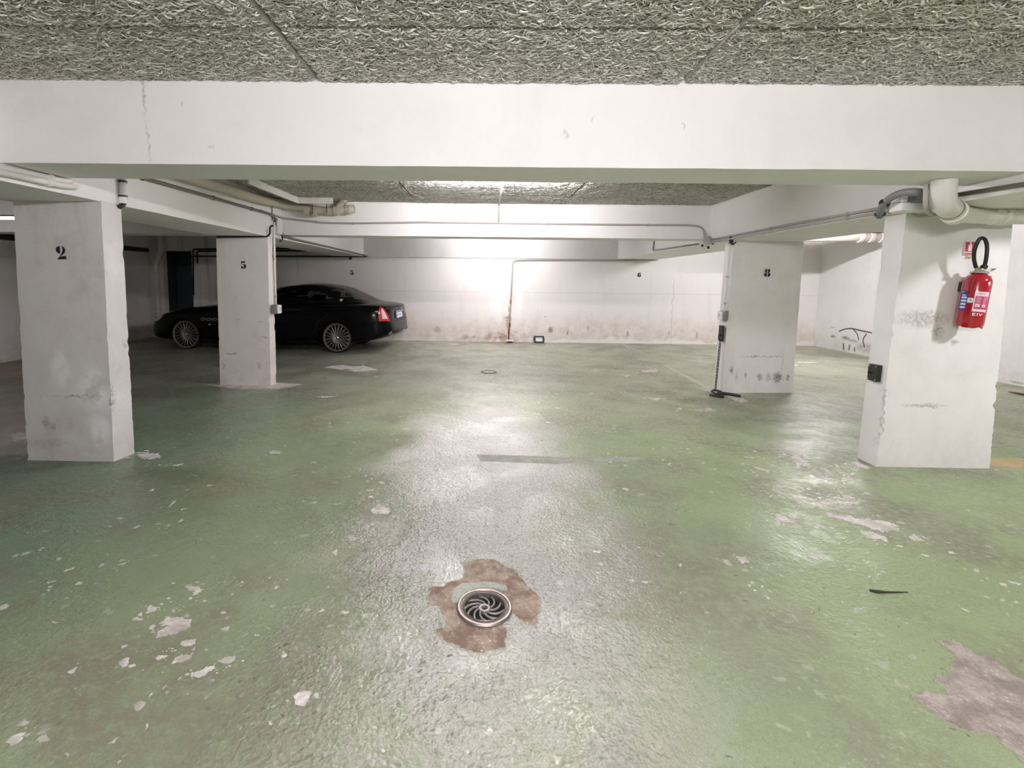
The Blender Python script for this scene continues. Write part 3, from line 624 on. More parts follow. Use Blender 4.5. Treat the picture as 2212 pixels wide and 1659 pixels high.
c2 = column('column', P(-3.462, 3.47, 0), P(-2.794, 3.47, 0), P(-3.462, 3.65, 0), P(-2.768, 3.65, 0), P(-3.41, 3.47, 1.945), P(-2.765, 3.47, 1.945), P(-3.41, 3.65, 1.945), P(-2.757, 3.65, 1.945), M_c2, 'nearest left white column stencilled with the number 2', 1.0)
c5 = column('column', P(-3.46, 6.135, 0), P(-2.784, 6.135, 0), P(-3.46, 6.30, 0), P(-2.762, 6.26, 0), P(-3.43, 6.135, 1.945), P(-2.765, 6.135, 1.945), P(-3.43, 6.30, 1.945), P(-2.762, 6.26, 1.945), M_c5, 'white column stencilled 5 standing in front of the black car', 2.0)
c8 = column('column', P(3.082, 6.09, 0), P(4.036, 6.15, 0), P(3.082, 6.30, 0), P(4.036, 6.34, 0), P(3.125, 6.10, 1.945), P(4.03, 6.15, 1.945), P(3.125, 6.30, 1.945), P(4.03, 6.34, 1.945), M_c8, 'white column stencilled with the number 8, scuffed near the floor', 3.0)
c9 = column('column', P(3.063, 3.625, 0), P(3.935, 3.625, 0), P(3.063, 3.81, 0), P(3.935, 3.81, 0), P(3.107, 3.625, 1.945), P(3.885, 3.625, 1.945), P(3.107, 3.81, 1.945), P(3.885, 3.81, 1.945), M_c9, 'nearest right white column that carries the fire extinguisher', 4.0, chip=0.017)

# stencilled numbers: half-moons with the gaps a stencil leaves
M_ink = plain('black_stencil_ink', (0.018, 0.018, 0.03), 0.6, var=0.2)
def moon(cx, cy, rx, ry, side, cut=0.0, n=14):
    a0, a1 = ((PI/2, 3*PI/2) if side < 0 else (-PI/2, PI/2))
    return [(cx+side*cut+rx*math.cos(a0+(a1-a0)*i/n), cy+ry*math.sin(a0+(a1-a0)*i/n)) for i in range(n+1)]
DIG = {
 '2': [moon(0.40, 0.93, 0.40, 0.36, -1), moon(0.54, 0.95, 0.38, 0.34, 1)+[(0.66, 1.2), (0.68, 0.95), (0.66, 0.72)], [(0.92, 0.92), (0.86, 0.68), (0.66, 0.48), (0.44, 0.34), (0.40, 0.40), (0.56, 0.56), (0.66, 0.74)], [(0.08, 0.0), (1.0, 0.03), (0.95, 0.34), (0.34, 0.29)]],
 '5': [[(0.10, 1.04), (0.06, 1.30), (0.90, 1.30), (0.72, 1.04)], [(0.10, 1.06), (0.20, 1.06), (0.20, 0.72), (0.10, 0.66)], moon(0.55, 0.42, 0.42, 0.42, 1), [(0.30, 0.78), (0.50, 0.86), (0.5, 0.78), (0.34, 0.70)], moon(0.22, 0.26, 0.19, 0.19, -1)+moon(0.22, 0.26, 0.19, 0.19, 1), [(0.22, 0.05), (0.5, 0.0), (0.5, 0.07), (0.3, 0.12)]],
 '6': [moon(0.42, 0.60, 0.42, 0.66, -1), moon(0.56, 0.42, 0.40, 0.42, 1), moon(0.74, 1.06, 0.15, 0.15, -1)+moon(0.74, 1.06, 0.15, 0.15, 1), [(0.46, 1.22), (0.72, 1.26), (0.72, 1.2), (0.5, 1.15)]],
 '8': [moon(0.44, 1.00, 0.36, 0.31, -1), moon(0.58, 1.00, 0.36, 0.31, 1), moon(0.42, 0.34, 0.42, 0.35, -1), moon(0.60, 0.34, 0.40, 0.35, 1)],
}
def stencil(ch, parent, centre, w, h, ux=(1, 0, 0), out=(0, -1, 0)):
    bm = bmesh.new(); ux = Vector(ux); O = Vector(centre)+Vector(out)*0.006
    for l in DIG[ch]:
        add_plate(bm, [[((x-0.5)*w, (y-0.65)*h/1.3) for x, y in l]], 0.0012, O, ux, (0, 0, 1))
    o = obj('stencilled_number', bm, M_ink, parent); o['label'] = 'black stencilled number '+ch; return o
stencil('2', c2, (-3.0794, 3.47, 1.5693), 0.073, 0.097)
stencil('5', c5, (-3.0876, 6.135, 1.5711), 0.072, 0.095)
stencil('8', c8, (3.5739, 6.11, 1.5447), 0.078, 0.098)
stencil('5', wall_back, (-3.0489, 11.06, 1.5638), 0.082, 0.105)
stencil('6', wall_back, (3.5661, 11.06, 1.5903), 0.082, 0.105)
# ------------------------------------------------------------------ pipes, conduits, boxes
M_pvc = plain('cream_pvc', (0.74, 0.735, 0.68), 0.3, var=0.03)
M_wpipe = plain('white_painted_pipe', (0.74, 0.72, 0.69), 0.5, var=0.05)
M_grey = plain('grey_conduit', (0.42, 0.41, 0.39), 0.5)
M_taupe = plain('taupe_painted_conduit', (0.40, 0.36, 0.34), 0.55)
M_dkpipe = plain('dark_brown_conduit', (0.17, 0.15, 0.125), 0.5)
M_black = plain('black_plastic', (0.018, 0.018, 0.018), 0.45)
M_iron = plain('blackened_iron', (0.045, 0.043, 0.04), 0.5, 0.4, bump=0.2)
M_beige = plain('beige_pvc_duct', (0.47, 0.43, 0.345), 0.45)
M_rust = plain('rusty_steel', (0.17, 0.075, 0.035), 0.8, var=0.3, bump=0.4)
M_gbox = plain('grey_plastic_box', (0.55, 0.55, 0.53), 0.5)
M_dgrey = plain('dark_grey_box', (0.21, 0.21, 0.22), 0.5)
M_wbox = plain('white_plastic_box', (0.80, 0.80, 0.79), 0.45)

def V(*a): return Vector(a)
def conduit(name, pts, r, mat, label, cat='conduit', rad=0.06, n=10, clips=(), clip_out=None, clip_mat=None, group=None):
    t = thing(name, label, cat, tuple(pts[0]), 0, group)
    keep(obj('pipe_run', sweep(pts, r, n, rad), mat, None, True), t)
    for a, d in clips:                               # saddle clips: a point and the run's direction
        a = Vector(a); d = Vector(d).normalized()
        M = Matrix.Translation(a) @ d.to_track_quat('Z', 'Y').to_matrix().to_4x4()
        keep(obj('saddle_clip', lathe([(r*1.35, -0.012), (r*1.45, 0), (r*1.35, 0.012)], 10, M), clip_mat or mat), t)
    return t
def between(a, b, t): return tuple(Vector(a).lerp(Vector(b), t))

# along the left long beam
xa = LX1+0.018
a, b, c_, d = (-2.755, 3.9119, 2.1947), (-2.755, 6.2195, 2.2257), (-2.755, 7.0766, 2.2435), (-2.755, 7.187, 2.0327)
e = (-2.755, 11.2607, 1.9808)
conduit('beam_conduit', [(xa, FB1-0.3, a[2]), (xa, a[1], a[2]), (xa, b[1], b[2]), (xa, 6.50, 2.13), (xa, 6.54, 1.975), (xa, YB-0.06, 1.965)], 0.016, M_dkpipe,
        'dark brown conduit stepping down along the left long beam', rad=0.08, clips=[((xa, y, a[2]+(b[2]-a[2])*(y-a[1])/(b[1]-a[1])), (0, 1, 0)) for y in (3.9, 4.9, 5.7)])
# along the far beam
yb = BB0-0.014
conduit('beam_conduit', [(LX1+0.012, 5.95, 2.235), (LX1+0.012, BB0-0.02, 2.225), (-2.1831, 6.566, 2.1643), (-1.7406, 6.566, 2.1624), (-0.8894, 6.566, 2.1861), (0.1904, 6.566, 2.1843), (1.5834, 6.566, 2.1794), (2.7638, 6.566, 2.1817), (2.9446, 6.566, 2.162), (2.9782, 6.566, 2.0086)], 0.012, M_taupe,
        'grey conduit running the length of the far cross beam', rad=0.12, clips=[((-2.2904, 6.566, 2.1757), (1, 0, 0)), ((-1.7911, 6.566, 2.1619), (1, 0, 0)), ((0.866, 6.566, 2.1816), (1, 0, 0)), ((2.2054, 6.566, 2.1793), (1, 0, 0))])
conduit('ceiling_cable', [(0.1855, 5.0027, 2.43), (0.1882, 6.064, 2.43), (0.1926, 6.566, 2.4361), (0.1902, 6.566, 2.1966)], 0.013, M_taupe,
        'short cable dropping from the ceiling onto the far beam', 'cable', rad=0.04)
# foot of the back wall
ctw = conduit('wall_conduit', [(0.5946, 11.03, 0.0081), (0.6259, 11.03, 0.9458), (0.6614, 11.03, 1.8944), (1.9512, 11.03, 1.9083), (3.2162, 11.03, 1.9063), (3.9614, 11.03, 1.9353)], 0.016, M_taupe,
        'thin grey conduit rising up the middle of the back wall', rad=0.12)
for p, m_, r_ in (((0.6261, 11.03, 0.9351), plain('faded_red_band', (0.42, 0.20, 0.17), 0.6), 0.022), ((0.6145, 11.03, 0.3981), M_rust, 0.022), ((0.5957, 11.03, 0.2466), M_rust, 0.02)):
    keep(obj('pipe_joint', lathe([(r_*0.85, -0.05), (r_, -0.03), (r_, 0.03), (r_*0.85, 0.05)], 10, Matrix.Translation(p)), m_, None, True), ctw)
keep(obj('rusted_pipe_foot', sweep([(0.5948, 11.03, -0.0027), (0.6039, 11.03, 0.3872)], 0.018, 10), M_rust, None, True), ctw)['label'] = 'rusted lower end of the conduit'
t = thing('pipe_foot_bracket', 'small white bracket on the floor at the foot of the wall conduit', 'bracket', (0.60, 10.98, 0))
keep(obj('bracket_plate', box((0.53, 10.86, 0.035), (0.70, 11.0, 0.06), 0.004), M_wbox), t)
keep(obj('bracket_base', box((0.57, 10.89, 0.0), (0.68, 10.97, 0.036), 0.004), M_black), t)
# conduit loop beyond the far beam
xr = RX0-0.012
conduit('beam_conduit', [(3.038, 6.9039, 1.9612), (3.038, 8.7347, 1.9833), (3.038, 8.6887, 2.1647)], 0.013, M_taupe, 'bent grey conduit on the right long beam beyond the far beam', rad=0.05)
# right long beam: a pair of conduits from the junction box to the column with the extinguisher
for dz, lab in ((0.0, 'upper of two grey conduits along the right long beam'), (-0.034, 'lower of two grey conduits along the right long beam')):
    p = [Vector(q)+V(0, 0, dz) for q in ((3.038, 6.4929, 1.9874), (3.038, 6.0132, 1.9883), (3.038, 4.6352, 1.9937), (3.038, 3.7647, 1.9914), (3.038, 3.5823, 1.9904))]
    conduit('beam_conduit', p, 0.0115, M_grey if dz else M_taupe, lab, group='pair of conduits on the right long beam', clips=[(p[1], p[2]-p[1]), (p[1].lerp(p[2], .6), p[2]-p[1]), (p[2].lerp(p[3], .6), p[3]-p[2])])
t = thing('junction_box', 'round grey junction box where the far beam meets the right long beam', 'junction box', (2.9915, 6.55, 1.9734))
M_ = Matrix.Translation(Vector(t.location)) @ Matrix.Rotation(PI/2, 4, 'X') @ Matrix.Rotation(PI/8, 4, 'Z')
keep(obj('box_body', lathe([(0, -0.03), (0.075, -0.03), (0.075, 0.02), (0.068, 0.03), (0, 0.03)], 8, M_), M_gbox, None, 30), t)
keep(obj('box_lid', lathe([(0, 0.03), (0.06, 0.03), (0.057, 0.042), (0, 0.042)], 16, M_), M_grey, None, 30), t)
for dx, dz in ((0.085, 0.0), (0.08, -0.03), (-0.05, -0.06), (0.03, -0.085)):
    q = Vector(t.location)+V(dx, 0, dz); dd = V(dx, 0, dz).normalized()
    keep(obj('cable_gland', lathe([(0.014, -0.02), (0.017, 0), (0.014, 0.018)], 8, Matrix.Translation(q) @ dd.to_track_quat('Z', 'Y').to_matrix().to_4x4()), M_black, None, True), t)
# down the side of column 8
conduit('column_conduit', [(3.07, 6.0532, 1.9867), (3.085, 6.1191, 1.8262), (3.072, 6.1107, 1.3613), (3.06, 6.0914, 1.0215)], 0.013, M_wpipe, 'thin conduit down the left edge of column 8 to a switch', clips=[((3.075, 6.1094, 1.4897), (0, 0, 1)), ((3.065, 6.1005, 1.1564), (0, 0, 1))], clip_mat=M_grey)
t = thing('cable_hook', 'black bracket at the head of column 8', 'bracket', (3.04, 6.0468, 1.9575))
o = Vector(t.location)
keep(obj('hook_plate', box(o+V(-0.012, -0.05, -0.06), o+V(0.03, -0.02, 0.03), 0.003), M_black), t)
keep(obj('hook_arm', sweep([o+V(0, -0.035, -0.05), o+V(0.0, -0.09, -0.08), o+V(0.02, -0.13, -0.05)], 0.009, 8, 0.03), M_black, None, True), t)
def switch_box(centre, side, label):
    """surface box on a column flank; the rocker faces away from the column"""
    t = thing('light_switch', label, 'switch', centre); c = Vector(centre)
    keep(obj('switch_body', box(c+V(-0.035, -0.06, -0.06), c+V(0.035, 0.05, 0.06), 0.010), M_dgrey), t)
    x0, x1 = (0.036, 0.062) if side > 0 else (-0.062, -0.036)
    keep(obj('switch_cover', box(c+V(x0, -0.055, -0.055), c+V(x1, 0.045, 0.055), 0.008), M_wbox), t)
    keep(obj('rocker', box(c+V(min(x0, x1)+(0.02 if side > 0 else -0.004), -0.03, -0.025), c+V(max(x0, x1)+(0.004 if side > 0 else -0.02), 0.02, 0.025), 0.003), M_gbox), t)
    return t
switch_box((3.078, 6.14, (3.06, 6.0827, 0.9985)[2]), -1, 'grey and white light switch on the left edge of column 8')
switch_box((-2.715, 6.19, (-2.74, 6.2671, 1.005)[2]), 1, 'grey and white light switch on the right edge of the column stencilled 5')
# head and flank of column 5
conduit('column_conduit', [(-3.4096, 6.11, 1.9207), (-2.7564, 6.11, 1.936), (-2.7258, 6.11, 1.9682), (-2.72, 6.11, 2.061), (-2.6813, 6.11, 2.07)], 0.012, M_black, 'black conduit along the head of the column stencilled 5', rad=0.04)
conduit('column_conduit', [(-2.752, 6.2558, 2.3601), (-2.752, 6.2483, 2.1531)], 0.007, M_dkpipe, 'thin dark wire above the column stencilled 5')
conduit('column_conduit', [(-2.75, 6.3114, 2.1372), (-2.75, 6.2871, 1.9854), (-2.748, 6.2711, 1.4133), (-2.748, 6.2733, 1.0352)], 0.014, M_wpipe, 'white conduit down the right edge of the column stencilled 5', clips=[((-2.749, 6.283, 1.6553), (0, 0, 1)), ((-2.748, 6.2685, 1.17), (0, 0, 1))], clip_mat=M_grey)
t = thing('junction_box', 'small white junction box at the head of the column stencilled 5', 'junction box', (-2.75, 6.3662, 2.1198)); o = Vector(t.location)
keep(obj('box_body', box(o+V(-0.02, -0.02, -0.13), o+V(0.03, 0.12, 0.05), 0.006), M_wpipe), t)
keep(obj('cable_gland', sweep([o+V(0, -0.04, 0.04), o+V(0, -0.04, -0.02)], 0.017, 8), M_black, None, True), t)
keep(obj('cable_gland', sweep([o+V(0.02, 0.10, -0.13), o+V(0.02, 0.13, -0.16), o+V(0.02, 0.13, -0.20), o+V(0.02, 0.05, -0.22)], 0.011, 8, 0.02), M_black, None, True), t)
# right of column 2
t = conduit('column_conduit', [(-2.745, 3.6666, 2.1466), (-2.745, 3.6531, 1.9796)], 0.021, M_wpipe, 'short white pipe with black clamps right of column 2', 'pipe')
for p in ((-2.745, 3.6644, 2.1188), (-2.745, 3.6577, 2.0079)):
    keep(obj('pipe_clamp', lathe([(0.024, -0.007), (0.030, -0.007), (0.030, 0.007), (0.024, 0.007)], 14, Matrix.Translation(p)), M_black), t)
keep(obj('pipe_collar', lathe([(0.026, -0.03), (0.027, -0.028), (0.027, 0.03), (0.026, 0.032)], 14, Matrix.Translation((-2.745, 3.6581, 1.9839))), M_wbox, None, 30), t)
keep(obj('pipe_elbow', sweep([(-2.745, 3.662, 1.9742), (-2.745, 3.6597, 1.9462), Vector((-2.745, 3.6161, 1.9223))+V(0, 0, 0.0)], 0.017, 10, 0.05), M_black, None, True), t)['label'] = 'black elbow at the foot'
# two white pipes on the near part of the left long beam
for k, (p, q, r_, lab) in enumerate((((-2.745, 1.1342, 1.9836), (-2.745, 3.1545, 2.018), (-2.745, 3.1994, 2.0511), 'upper of two white pipes under the left end of the front beam'), ((-2.74, 1.1309, 1.9697), (-2.74, 3.1254, 1.9828), (-2.74, 3.2214, 2.0407), 'lower of two white pipes under the left end of the front beam'))):
    r_ = (r_[0], r_[1], 2.035)
    conduit('beam_pipe', [p, q, (q[0], r_[1], q[2]+0.012), r_], 0.017+0.003*k, M_wpipe, lab, 'pipe', rad=0.06, clips=[(between(p, q, .95), Vector(q)-Vector(p))], group='pair of pipes beside column 2')
# beige duct and its white boxing at the far left corner of the middle bay
p0, p1, p2 = (-2.7, 4.3649, 2.2781), (-2.7, 5.7928, 2.3416), (-2.7, 7.0678, 2.3961)
yd = BB0-0.075
t = thing('ventilation_pipe', 'fat beige pipe along the left long beam ending at the far beam', 'pipe', p0)
zc = p2[2]
keep(obj('pipe_run', sweep([(-2.70, FB1-0.2, p0[2]), (-2.70, p1[1], p1[2]), (-2.70, yd, zc), (-2.1598, 6.505, 2.3073), (-1.7531, 6.505, 2.3446)], 0.055, 16, 0.16), M_beige, None, True), t)
for p in ((-2.3851, 6.505, 2.3052), (-2.285, 6.505, 2.303), (-1.9908, 6.505, 2.3211), (-1.8344, 6.505, 2.3347)):
    keep(obj('pipe_collar', lathe([(0.055, -0.035), (0.064, -0.03), (0.064, 0.03), (0.055, 0.035)], 16, Matrix.Translation(p) @ Matrix.Rotation(PI/2, 4, 'Y')), M_beige, None, 40), t)
keep(obj('pipe_branch', sweep([(-2.0221, 6.505, 2.3147), (-1.9015, 6.505, 2.4316), Vector((-1.8636, 6.505, 2.4623))+V(0, -0.05, 0.02)], 0.05, 14, 0.05), M_beige, None, True), t)
for q in ((-2.0965, 6.43, 2.3635), (-2.2882, 6.43, 2.3557)):
    keep(obj('pipe_strap', sweep([Vector(q)+V(0, -0.005, 0.03), Vector(q)+V(0.0, 0.0, -0.09)], 0.006, 6), M_black), t)
t = thing('ceiling_boxing', 'white boxed strip on the ceiling above the beige pipe', 'boxing', (-2.4448, 6.2822, 2.42))
q0, q1, q2 = Vector((-2.4633, 5.0401, 2.42)), Vector((-2.4325, 6.2816, 2.42)), Vector((-1.9645, 6.3272, 2.42))
for a, b in ((q0, q1), (q1, V(q2.x, q1.y, q1.z))):
    d = (b-a).normalized(); nn = V(-d.y, d.x, 0)*0.012
    keep(obj('boxing_board', plate([[(0, -0.045), ((b-a).length, -0.045), ((b-a).length, 0.05), (0, 0.05)]], 0.02, origin=a, ux=d, uy=(0, 0, 1)), M_wpipe), t)
# dark pipes on the back wall above the car
for k, (pts, lab) in enumerate((([(-6.7488, 11.02, 0.9973), (-6.7098, 11.02, 2.0576), (-5.1732, 11.02, 2.0895), (-4.0602, 11.02, 2.0959)], 'topmost of the thin black pipes behind the car, dropping left'),
                                ([(-6.6225, 11.02, 1.7358), (-6.6149, 11.02, 2.0163), (-5.175, 11.02, 2.0368), (-3.6765, 11.02, 2.0526)], 'middle of the thin black pipes behind the car'),
                                ([(-6.836, 11.02, 1.8956), (-4.7499, 11.02, 1.9179), (-3.0379, 11.02, 1.933), (-2.6857, 11.02, 1.9421)], 'lowest of the thin black pipes behind the car'))):
    conduit('wall_pipe', pts, (0.016, 0.018, 0.017)[k], M_black, lab, 'pipe', rad=0.05, group='black pipes on the back wall')
t = thing('wall_hook', 'small black knob under the lowest pipe near the wall number 5', 'hook', (-3.0706, 11.02, 1.8906))
keep(obj('knob', lathe([(0, -0.03), (0.03, -0.02), (0.033, 0.0), (0.02, 0.03), (0, 0.035)], 10, Matrix.Translation(t.location)), M_black, None, True), t)
keep(obj('knob_stem', sweep([Vector(t.location)+V(0, 0, 0.03), Vector(t.location)+V(0, 0.035, 0.03)], 0.01, 8), M_black), t)
# pipe across the bright bay on the right
yp = 9.15
t = thing('bay_pipe', 'thick beige pipe with collars across the bright bay behind column 8', 'pipe', (6.1043, 9.15, 2.3036))
a, b = (5.6748, 9.15, 2.295), (7.5616, 9.15, 2.3141)
keep(obj('pipe_run', sweep([a, (7.60, yp, b[2])], 0.088, 18), plain('pinkish_beige_pipe', (0.56, 0.48, 0.42), 0.5), None, 50), t)
for px in ((7.0228, 9.15, 2.3044), (7.2198, 9.15, 2.3064), (7.4166, 9.15, 2.3084)):
    keep(obj('pipe_collar', lathe([(0.088, -0.045), (0.104, -0.04), (0.104, 0.0), (0.096, 0.04), (0.088, 0.045)], 18, Matrix.Translation(px) @ Matrix.Rotation(PI/2, 4, 'Y')), M_wpipe, None, 40), t)
for hx in (5.9, 7.0):
    keep(obj('pipe_hanger', sweep([(hx, yp, b[2]+.08), (hx, yp, 2.57)], .008, 8), M_grey), t)
t2 = conduit('bay_pipe', [(5.7436, 9, 2.3786), (7.3001, 9, 2.4193)], 0.035, M_wpipe, 'thinner white pipe above the beige pipe in the bright bay', 'pipe', n=12)
for hx in (6.0, 7.2):
    keep(obj('pipe_hanger', sweep([(hx, 9.0, t2.location.z), (hx, 9.0, 2.57)], .007, 8), M_grey), t2)

# ------------------------------------------------------------------ the tangle at the head of the extinguisher column
t = thing('drain_pipe', 'thick cream drain pipe with an elbow at the head of the extinguisher column', 'pipe', (3.1664, 3.42, 2.0881))
e0, e1, e2, e3 = Vector((2.7758, 3, 2.0195)), Vector((2.8004, 3.02, 1.9132)), Vector((3.0646, 3.2, 1.8653)), Vector((3.4821, 3.47, 1.8936))
e4 = Vector((4.1729, 3.47, 1.8842)); e4.x = 7.64
e0.z = 2.06
keep(obj('pipe_elbow', sweep([e0, e1, e2], 0.064, 22, 0.09), M_pvc, None, 50), t)
keep(obj('pipe_run', sweep([e1.lerp(e2, .8), e2, e3, e4], 0.053, 22, 0.1), M_pvc, None, 50), t)
dd = (e2-e1).normalized()
keep(obj('pipe_collar', lathe([(0.064, -0.04), (0.073, -0.035), (0.073, 0.035), (0.058, 0.05)], 22, Matrix.Translation(e1.lerp(e2, .85)) @ dd.to_track_quat('Z', 'Y').to_matrix().to_4x4()), M_pvc, None, 40), t)
keep(obj('pipe_gasket', lathe([(0.065, -0.004), (0.068, 0), (0.065, 0.004)], 22, Matrix.Translation(e1.lerp(e2, .55)) @ dd.to_track_quat('Z', 'Y').to_matrix().to_4x4()), M_dkpipe, None, 40), t)
for f in (0.026, 0.042):
    keep(obj('pipe_collar', lathe([(0.053, -0.03), (0.061, -0.025), (0.061, 0.03), (0.053, 0.04)], 22, Matrix.Translation(e3.lerp(e4, f)) @ Matrix.Rotation(PI/2, 4, 'Y')), M_pvc, None, 40), t)
keep(obj('pipe_boss', lathe([(0.016, -0.01), (0.016, 0.012), (0.012, 0.016), (0, 0.016)], 12, Matrix.Translation(e3.lerp(e4, .036)+V(0, -0.055, 0.01)) @ Matrix.Rotation(PI/2, 4, 'X')), M_pvc, None, 40), t)
conduit('flexible_conduit', [(2.8618, 3.56, 1.8998), (2.8182, 3.5, 1.9463), (2.7927, 3.42, 1.9939), (2.7869, 3.32, 2.0198), (2.7912, 3.22, 2.0136), (2.7898, 3.16, 1.9939)], 0.024, M_dgrey, 'thick dark grey flexible conduit arching over the extinguisher column head', rad=0.06, clips=[((2.8003, 3.45, 1.9736), (0.6, 0, 1)), ((2.8558, 3.55, 1.9115), (0, 0, 1))], clip_mat=M_black)
conduit('flexible_conduit', [(2.9141, 3.55, 1.9252), (2.9463, 3.55, 1.9681), (2.974, 3.53, 1.9815)], 0.017, M_grey, 'thin grey conduit under the arching flexible conduit', rad=0.06)
conduit('column_conduit', [(2.7157, 3.05, 2.0234), (2.7263, 3.05, 1.8921), (2.8791, 3.2, 1.8784), (3.1313, 3.45, 1.9004)], 0.013, M_grey, 'grey conduit dropping beside the cream drain elbow', rad=0.05)
conduit('column_conduit', [(3.1024, 3.59, 1.9459), (3.1254, 3.59, 1.9162), (3.1666, 3.59, 1.905), (3.2649, 3.55, 1.9154)], 0.011, M_grey, 'thin grey cable curling below the white junction box', 'cable', rad=0.05)
t = thing('junction_box', 'white junction box at the head of the extinguisher column', 'junction box', (2.9038, 3.38, 1.9603))
a, b = Vector((2.8412, 3.36, 1.9101)), Vector((2.9666, 3.36, 1.9669))
keep(obj('box_body', box((a.x, 3.36, a.z), (RX0, 3.46, b.z), 0.006), M_wbox), t)
a, b = Vector((2.8558, 3.38, 1.9692)), Vector((2.9424, 3.38, 2.0134))
keep(obj('box_lid', box((a.x, 3.38, a.z+0.002), (b.x, 3.46, b.z), 0.005), M_wbox), t)
a, b = Vector((2.8947, 3.32, 1.9568)), Vector((2.9593, 3.32, 2.0183))
keep(obj('dark_block', box((a.x+0.003, 3.32, a.z+0.005), (RX0-.004, 3.40, b.z), 0.004), M_dgrey), t)
t = thing('rusty_bracket', 'short rust brown bracket hanging under the front beam', 'bracket', (2.8701, 3.3, 2.0562))
a, b = Vector((2.8112, 3.25, 2.0193)), Vector((2.8437, 3.25, 2.0552))
keep(obj('bracket_bar', box((a.x, 3.10, a.z), (b.x, 3.14, 2.043), 0.003), M_rust), t)
keep(obj('bracket_foot', box((a.x-0.01, 3.08, a.z-0.008), (b.x+0.01, 3.16, a.z), 0.002), M_rust), t)
conduit('beam_conduit', [(3.038, 3.1861, 1.9862), (3.038, 2.7987, 1.9764), (3.038, 1.1598, 1.9325)], 0.014, M_dkpipe, 'dark conduit on the right long beam near the right edge of the frame')
# ------------------------------------------------------------------ car
CAR = Vector((-2.726, 9.835, 0)); CAR_RZ = math.radians(176.07)
MC = Matrix.Translation(CAR) @ Matrix.Rotation(CAR_RZ, 4, 'Z')
M_body = plain('black_car_paint', (0.0025, 0.003, 0.0032), 0.18, var=0.0, Coat_Weight=0.14, Coat_Roughness=0.03, Specular_IOR_Level=0.08)
M_trim = plain('black_rubber', (0.012, 0.012, 0.012), 0.6)
M_tyre = plain('tyre_rubber', (0.014, 0.014, 0.014), 0.75)
M_rim = plain('grey_alloy', (0.36, 0.345, 0.325), 0.34, 0.7)
M_chrome = plain('chrome', (0.75, 0.75, 0.75), 0.12, 1.0)
M_inside = plain('dark_cabin', (0.008, 0.008, 0.009), 0.8)
def glass_mat():
    m = NT('tinted_glass'); t = m.t
    tr = m.n.new('ShaderNodeBsdfTransparent'); tr.inputs[0].default_value = (0.50, 0.53, 0.53, 1)
    gl = m.n.new('ShaderNodeBsdfGlossy'); gl.inputs['Roughness'].default_value = 0.05
    fr = m.n.new('ShaderNodeFresnel'); fr.inputs[0].default_value = 1.45
    mx = m.n.new('ShaderNodeMixShader'); t.links.new(fr.outputs[0], mx.inputs[0]); t.links.new(tr.outputs[0], mx.inputs[1]); t.links.new(gl.outputs[0], mx.inputs[2])
    t.links.new(mx.outputs[0], m.n['Material Output'].inputs['Surface']); return m.m
M_glass = glass_mat()
car = thing('car', 'black four door saloon car with grey multi-spoke wheels parked along the back wall', 'car', CAR, CAR_RZ)

ST = [  # s, half width, sill, shoulder, centre height (s = 0 at the rear axle, forward positive)
 (-1.10, .60, .44, .80, .87), (-1.08, .70, .38, .855, .905), (-1.03, .77, .33, .875, .925), (-0.9, .83, .28, .89, .94), (-.7, .865, .23, .90, .955), (-.42, .89, .19, .915, .965), (0, .905, .17, .92, .965),
 (.6, .905, .15, .915, .96), (1.3, .90, .15, .905, .955), (2.0, .895, .15, .885, .935), (2.5, .90, .15, .845, .895), (2.8, .905, .15, .815, .862), (3.08, .905, .155, .785, .828), (3.4, .885, .16, .73, .772),
 (3.62, .84, .165, .67, .715), (3.8, .77, .17, .60, .645), (3.93, .67, .18, .52, .555), (4.01, .54, .20, .44, .46), (4.04, .42, .24, .38, .39)]
def section(s, W, zl, zs, zc):
    h = zs-zl
    pts = [(0, zl), (.5*W, zl), (.88*W, zl+.012), (.965*W, zl+.06), (.985*W, zl+.22*h), (W, zl+.45*h), (W, zl+.66*h), (.985*W, zl+.86*h), (.95*W, zs-.012), (.90*W, zs+.3*(zc-zs)), (.66*W, zs+.78*(zc-zs)), (.33*W, zc-.06*(zc-zs)), (0, zc)]
    out = []
    for y, z in pts:
        x = s
        if s < -.5: x += .13*min(1, (-.5-s)/.5)*(y/.85)**2
        if s < -.85 and z > .58: x += .045*min(1, (z-.58)/.08)
        if s > 3.3: x -= .10*min(1, (s-3.3)/.6)*(y/.8)**2
        out.append((x, y, z))
    return out
bm = bmesh.new(); rows = []
for st in ST:
    half = section(*st)
    ring = [bm.verts.new(p) for p in half]+[bm.verts.new((p[0], -p[1], p[2])) for p in half[-2:0:-1]]
    rows.append(ring)
for a, b in zip(rows, rows[1:]):
    k = len(a)
    for j in range(k): bm.faces.new((a[j], a[(j+1) % k], b[(j+1) % k], b[j]))
for ring in (rows[0], rows[-1]):          # close both ends with rungs between the two halves
    k = len(ring)
    for j in range(k//2):
        q = [ring[j], ring[j+1], ring[(k-j-1) % k], ring[(k-j) % k]]
        u = []
        for v in q:
            if v not in u: u.append(v)
        if len(u) >= 3: bm.faces.new(u)
bmesh.ops.recalc_face_normals(bm, faces=bm.faces[:])
me = bpy.data.meshes.new('body'); bm.to_mesh(me); bm.free()
tmp = bpy.data.objects.new('body_source', me); C.objects.link(tmp)
sub = tmp.modifiers.new('s', 'SUBSURF'); sub.levels = 2; sub.render_levels = 2
cutters = []
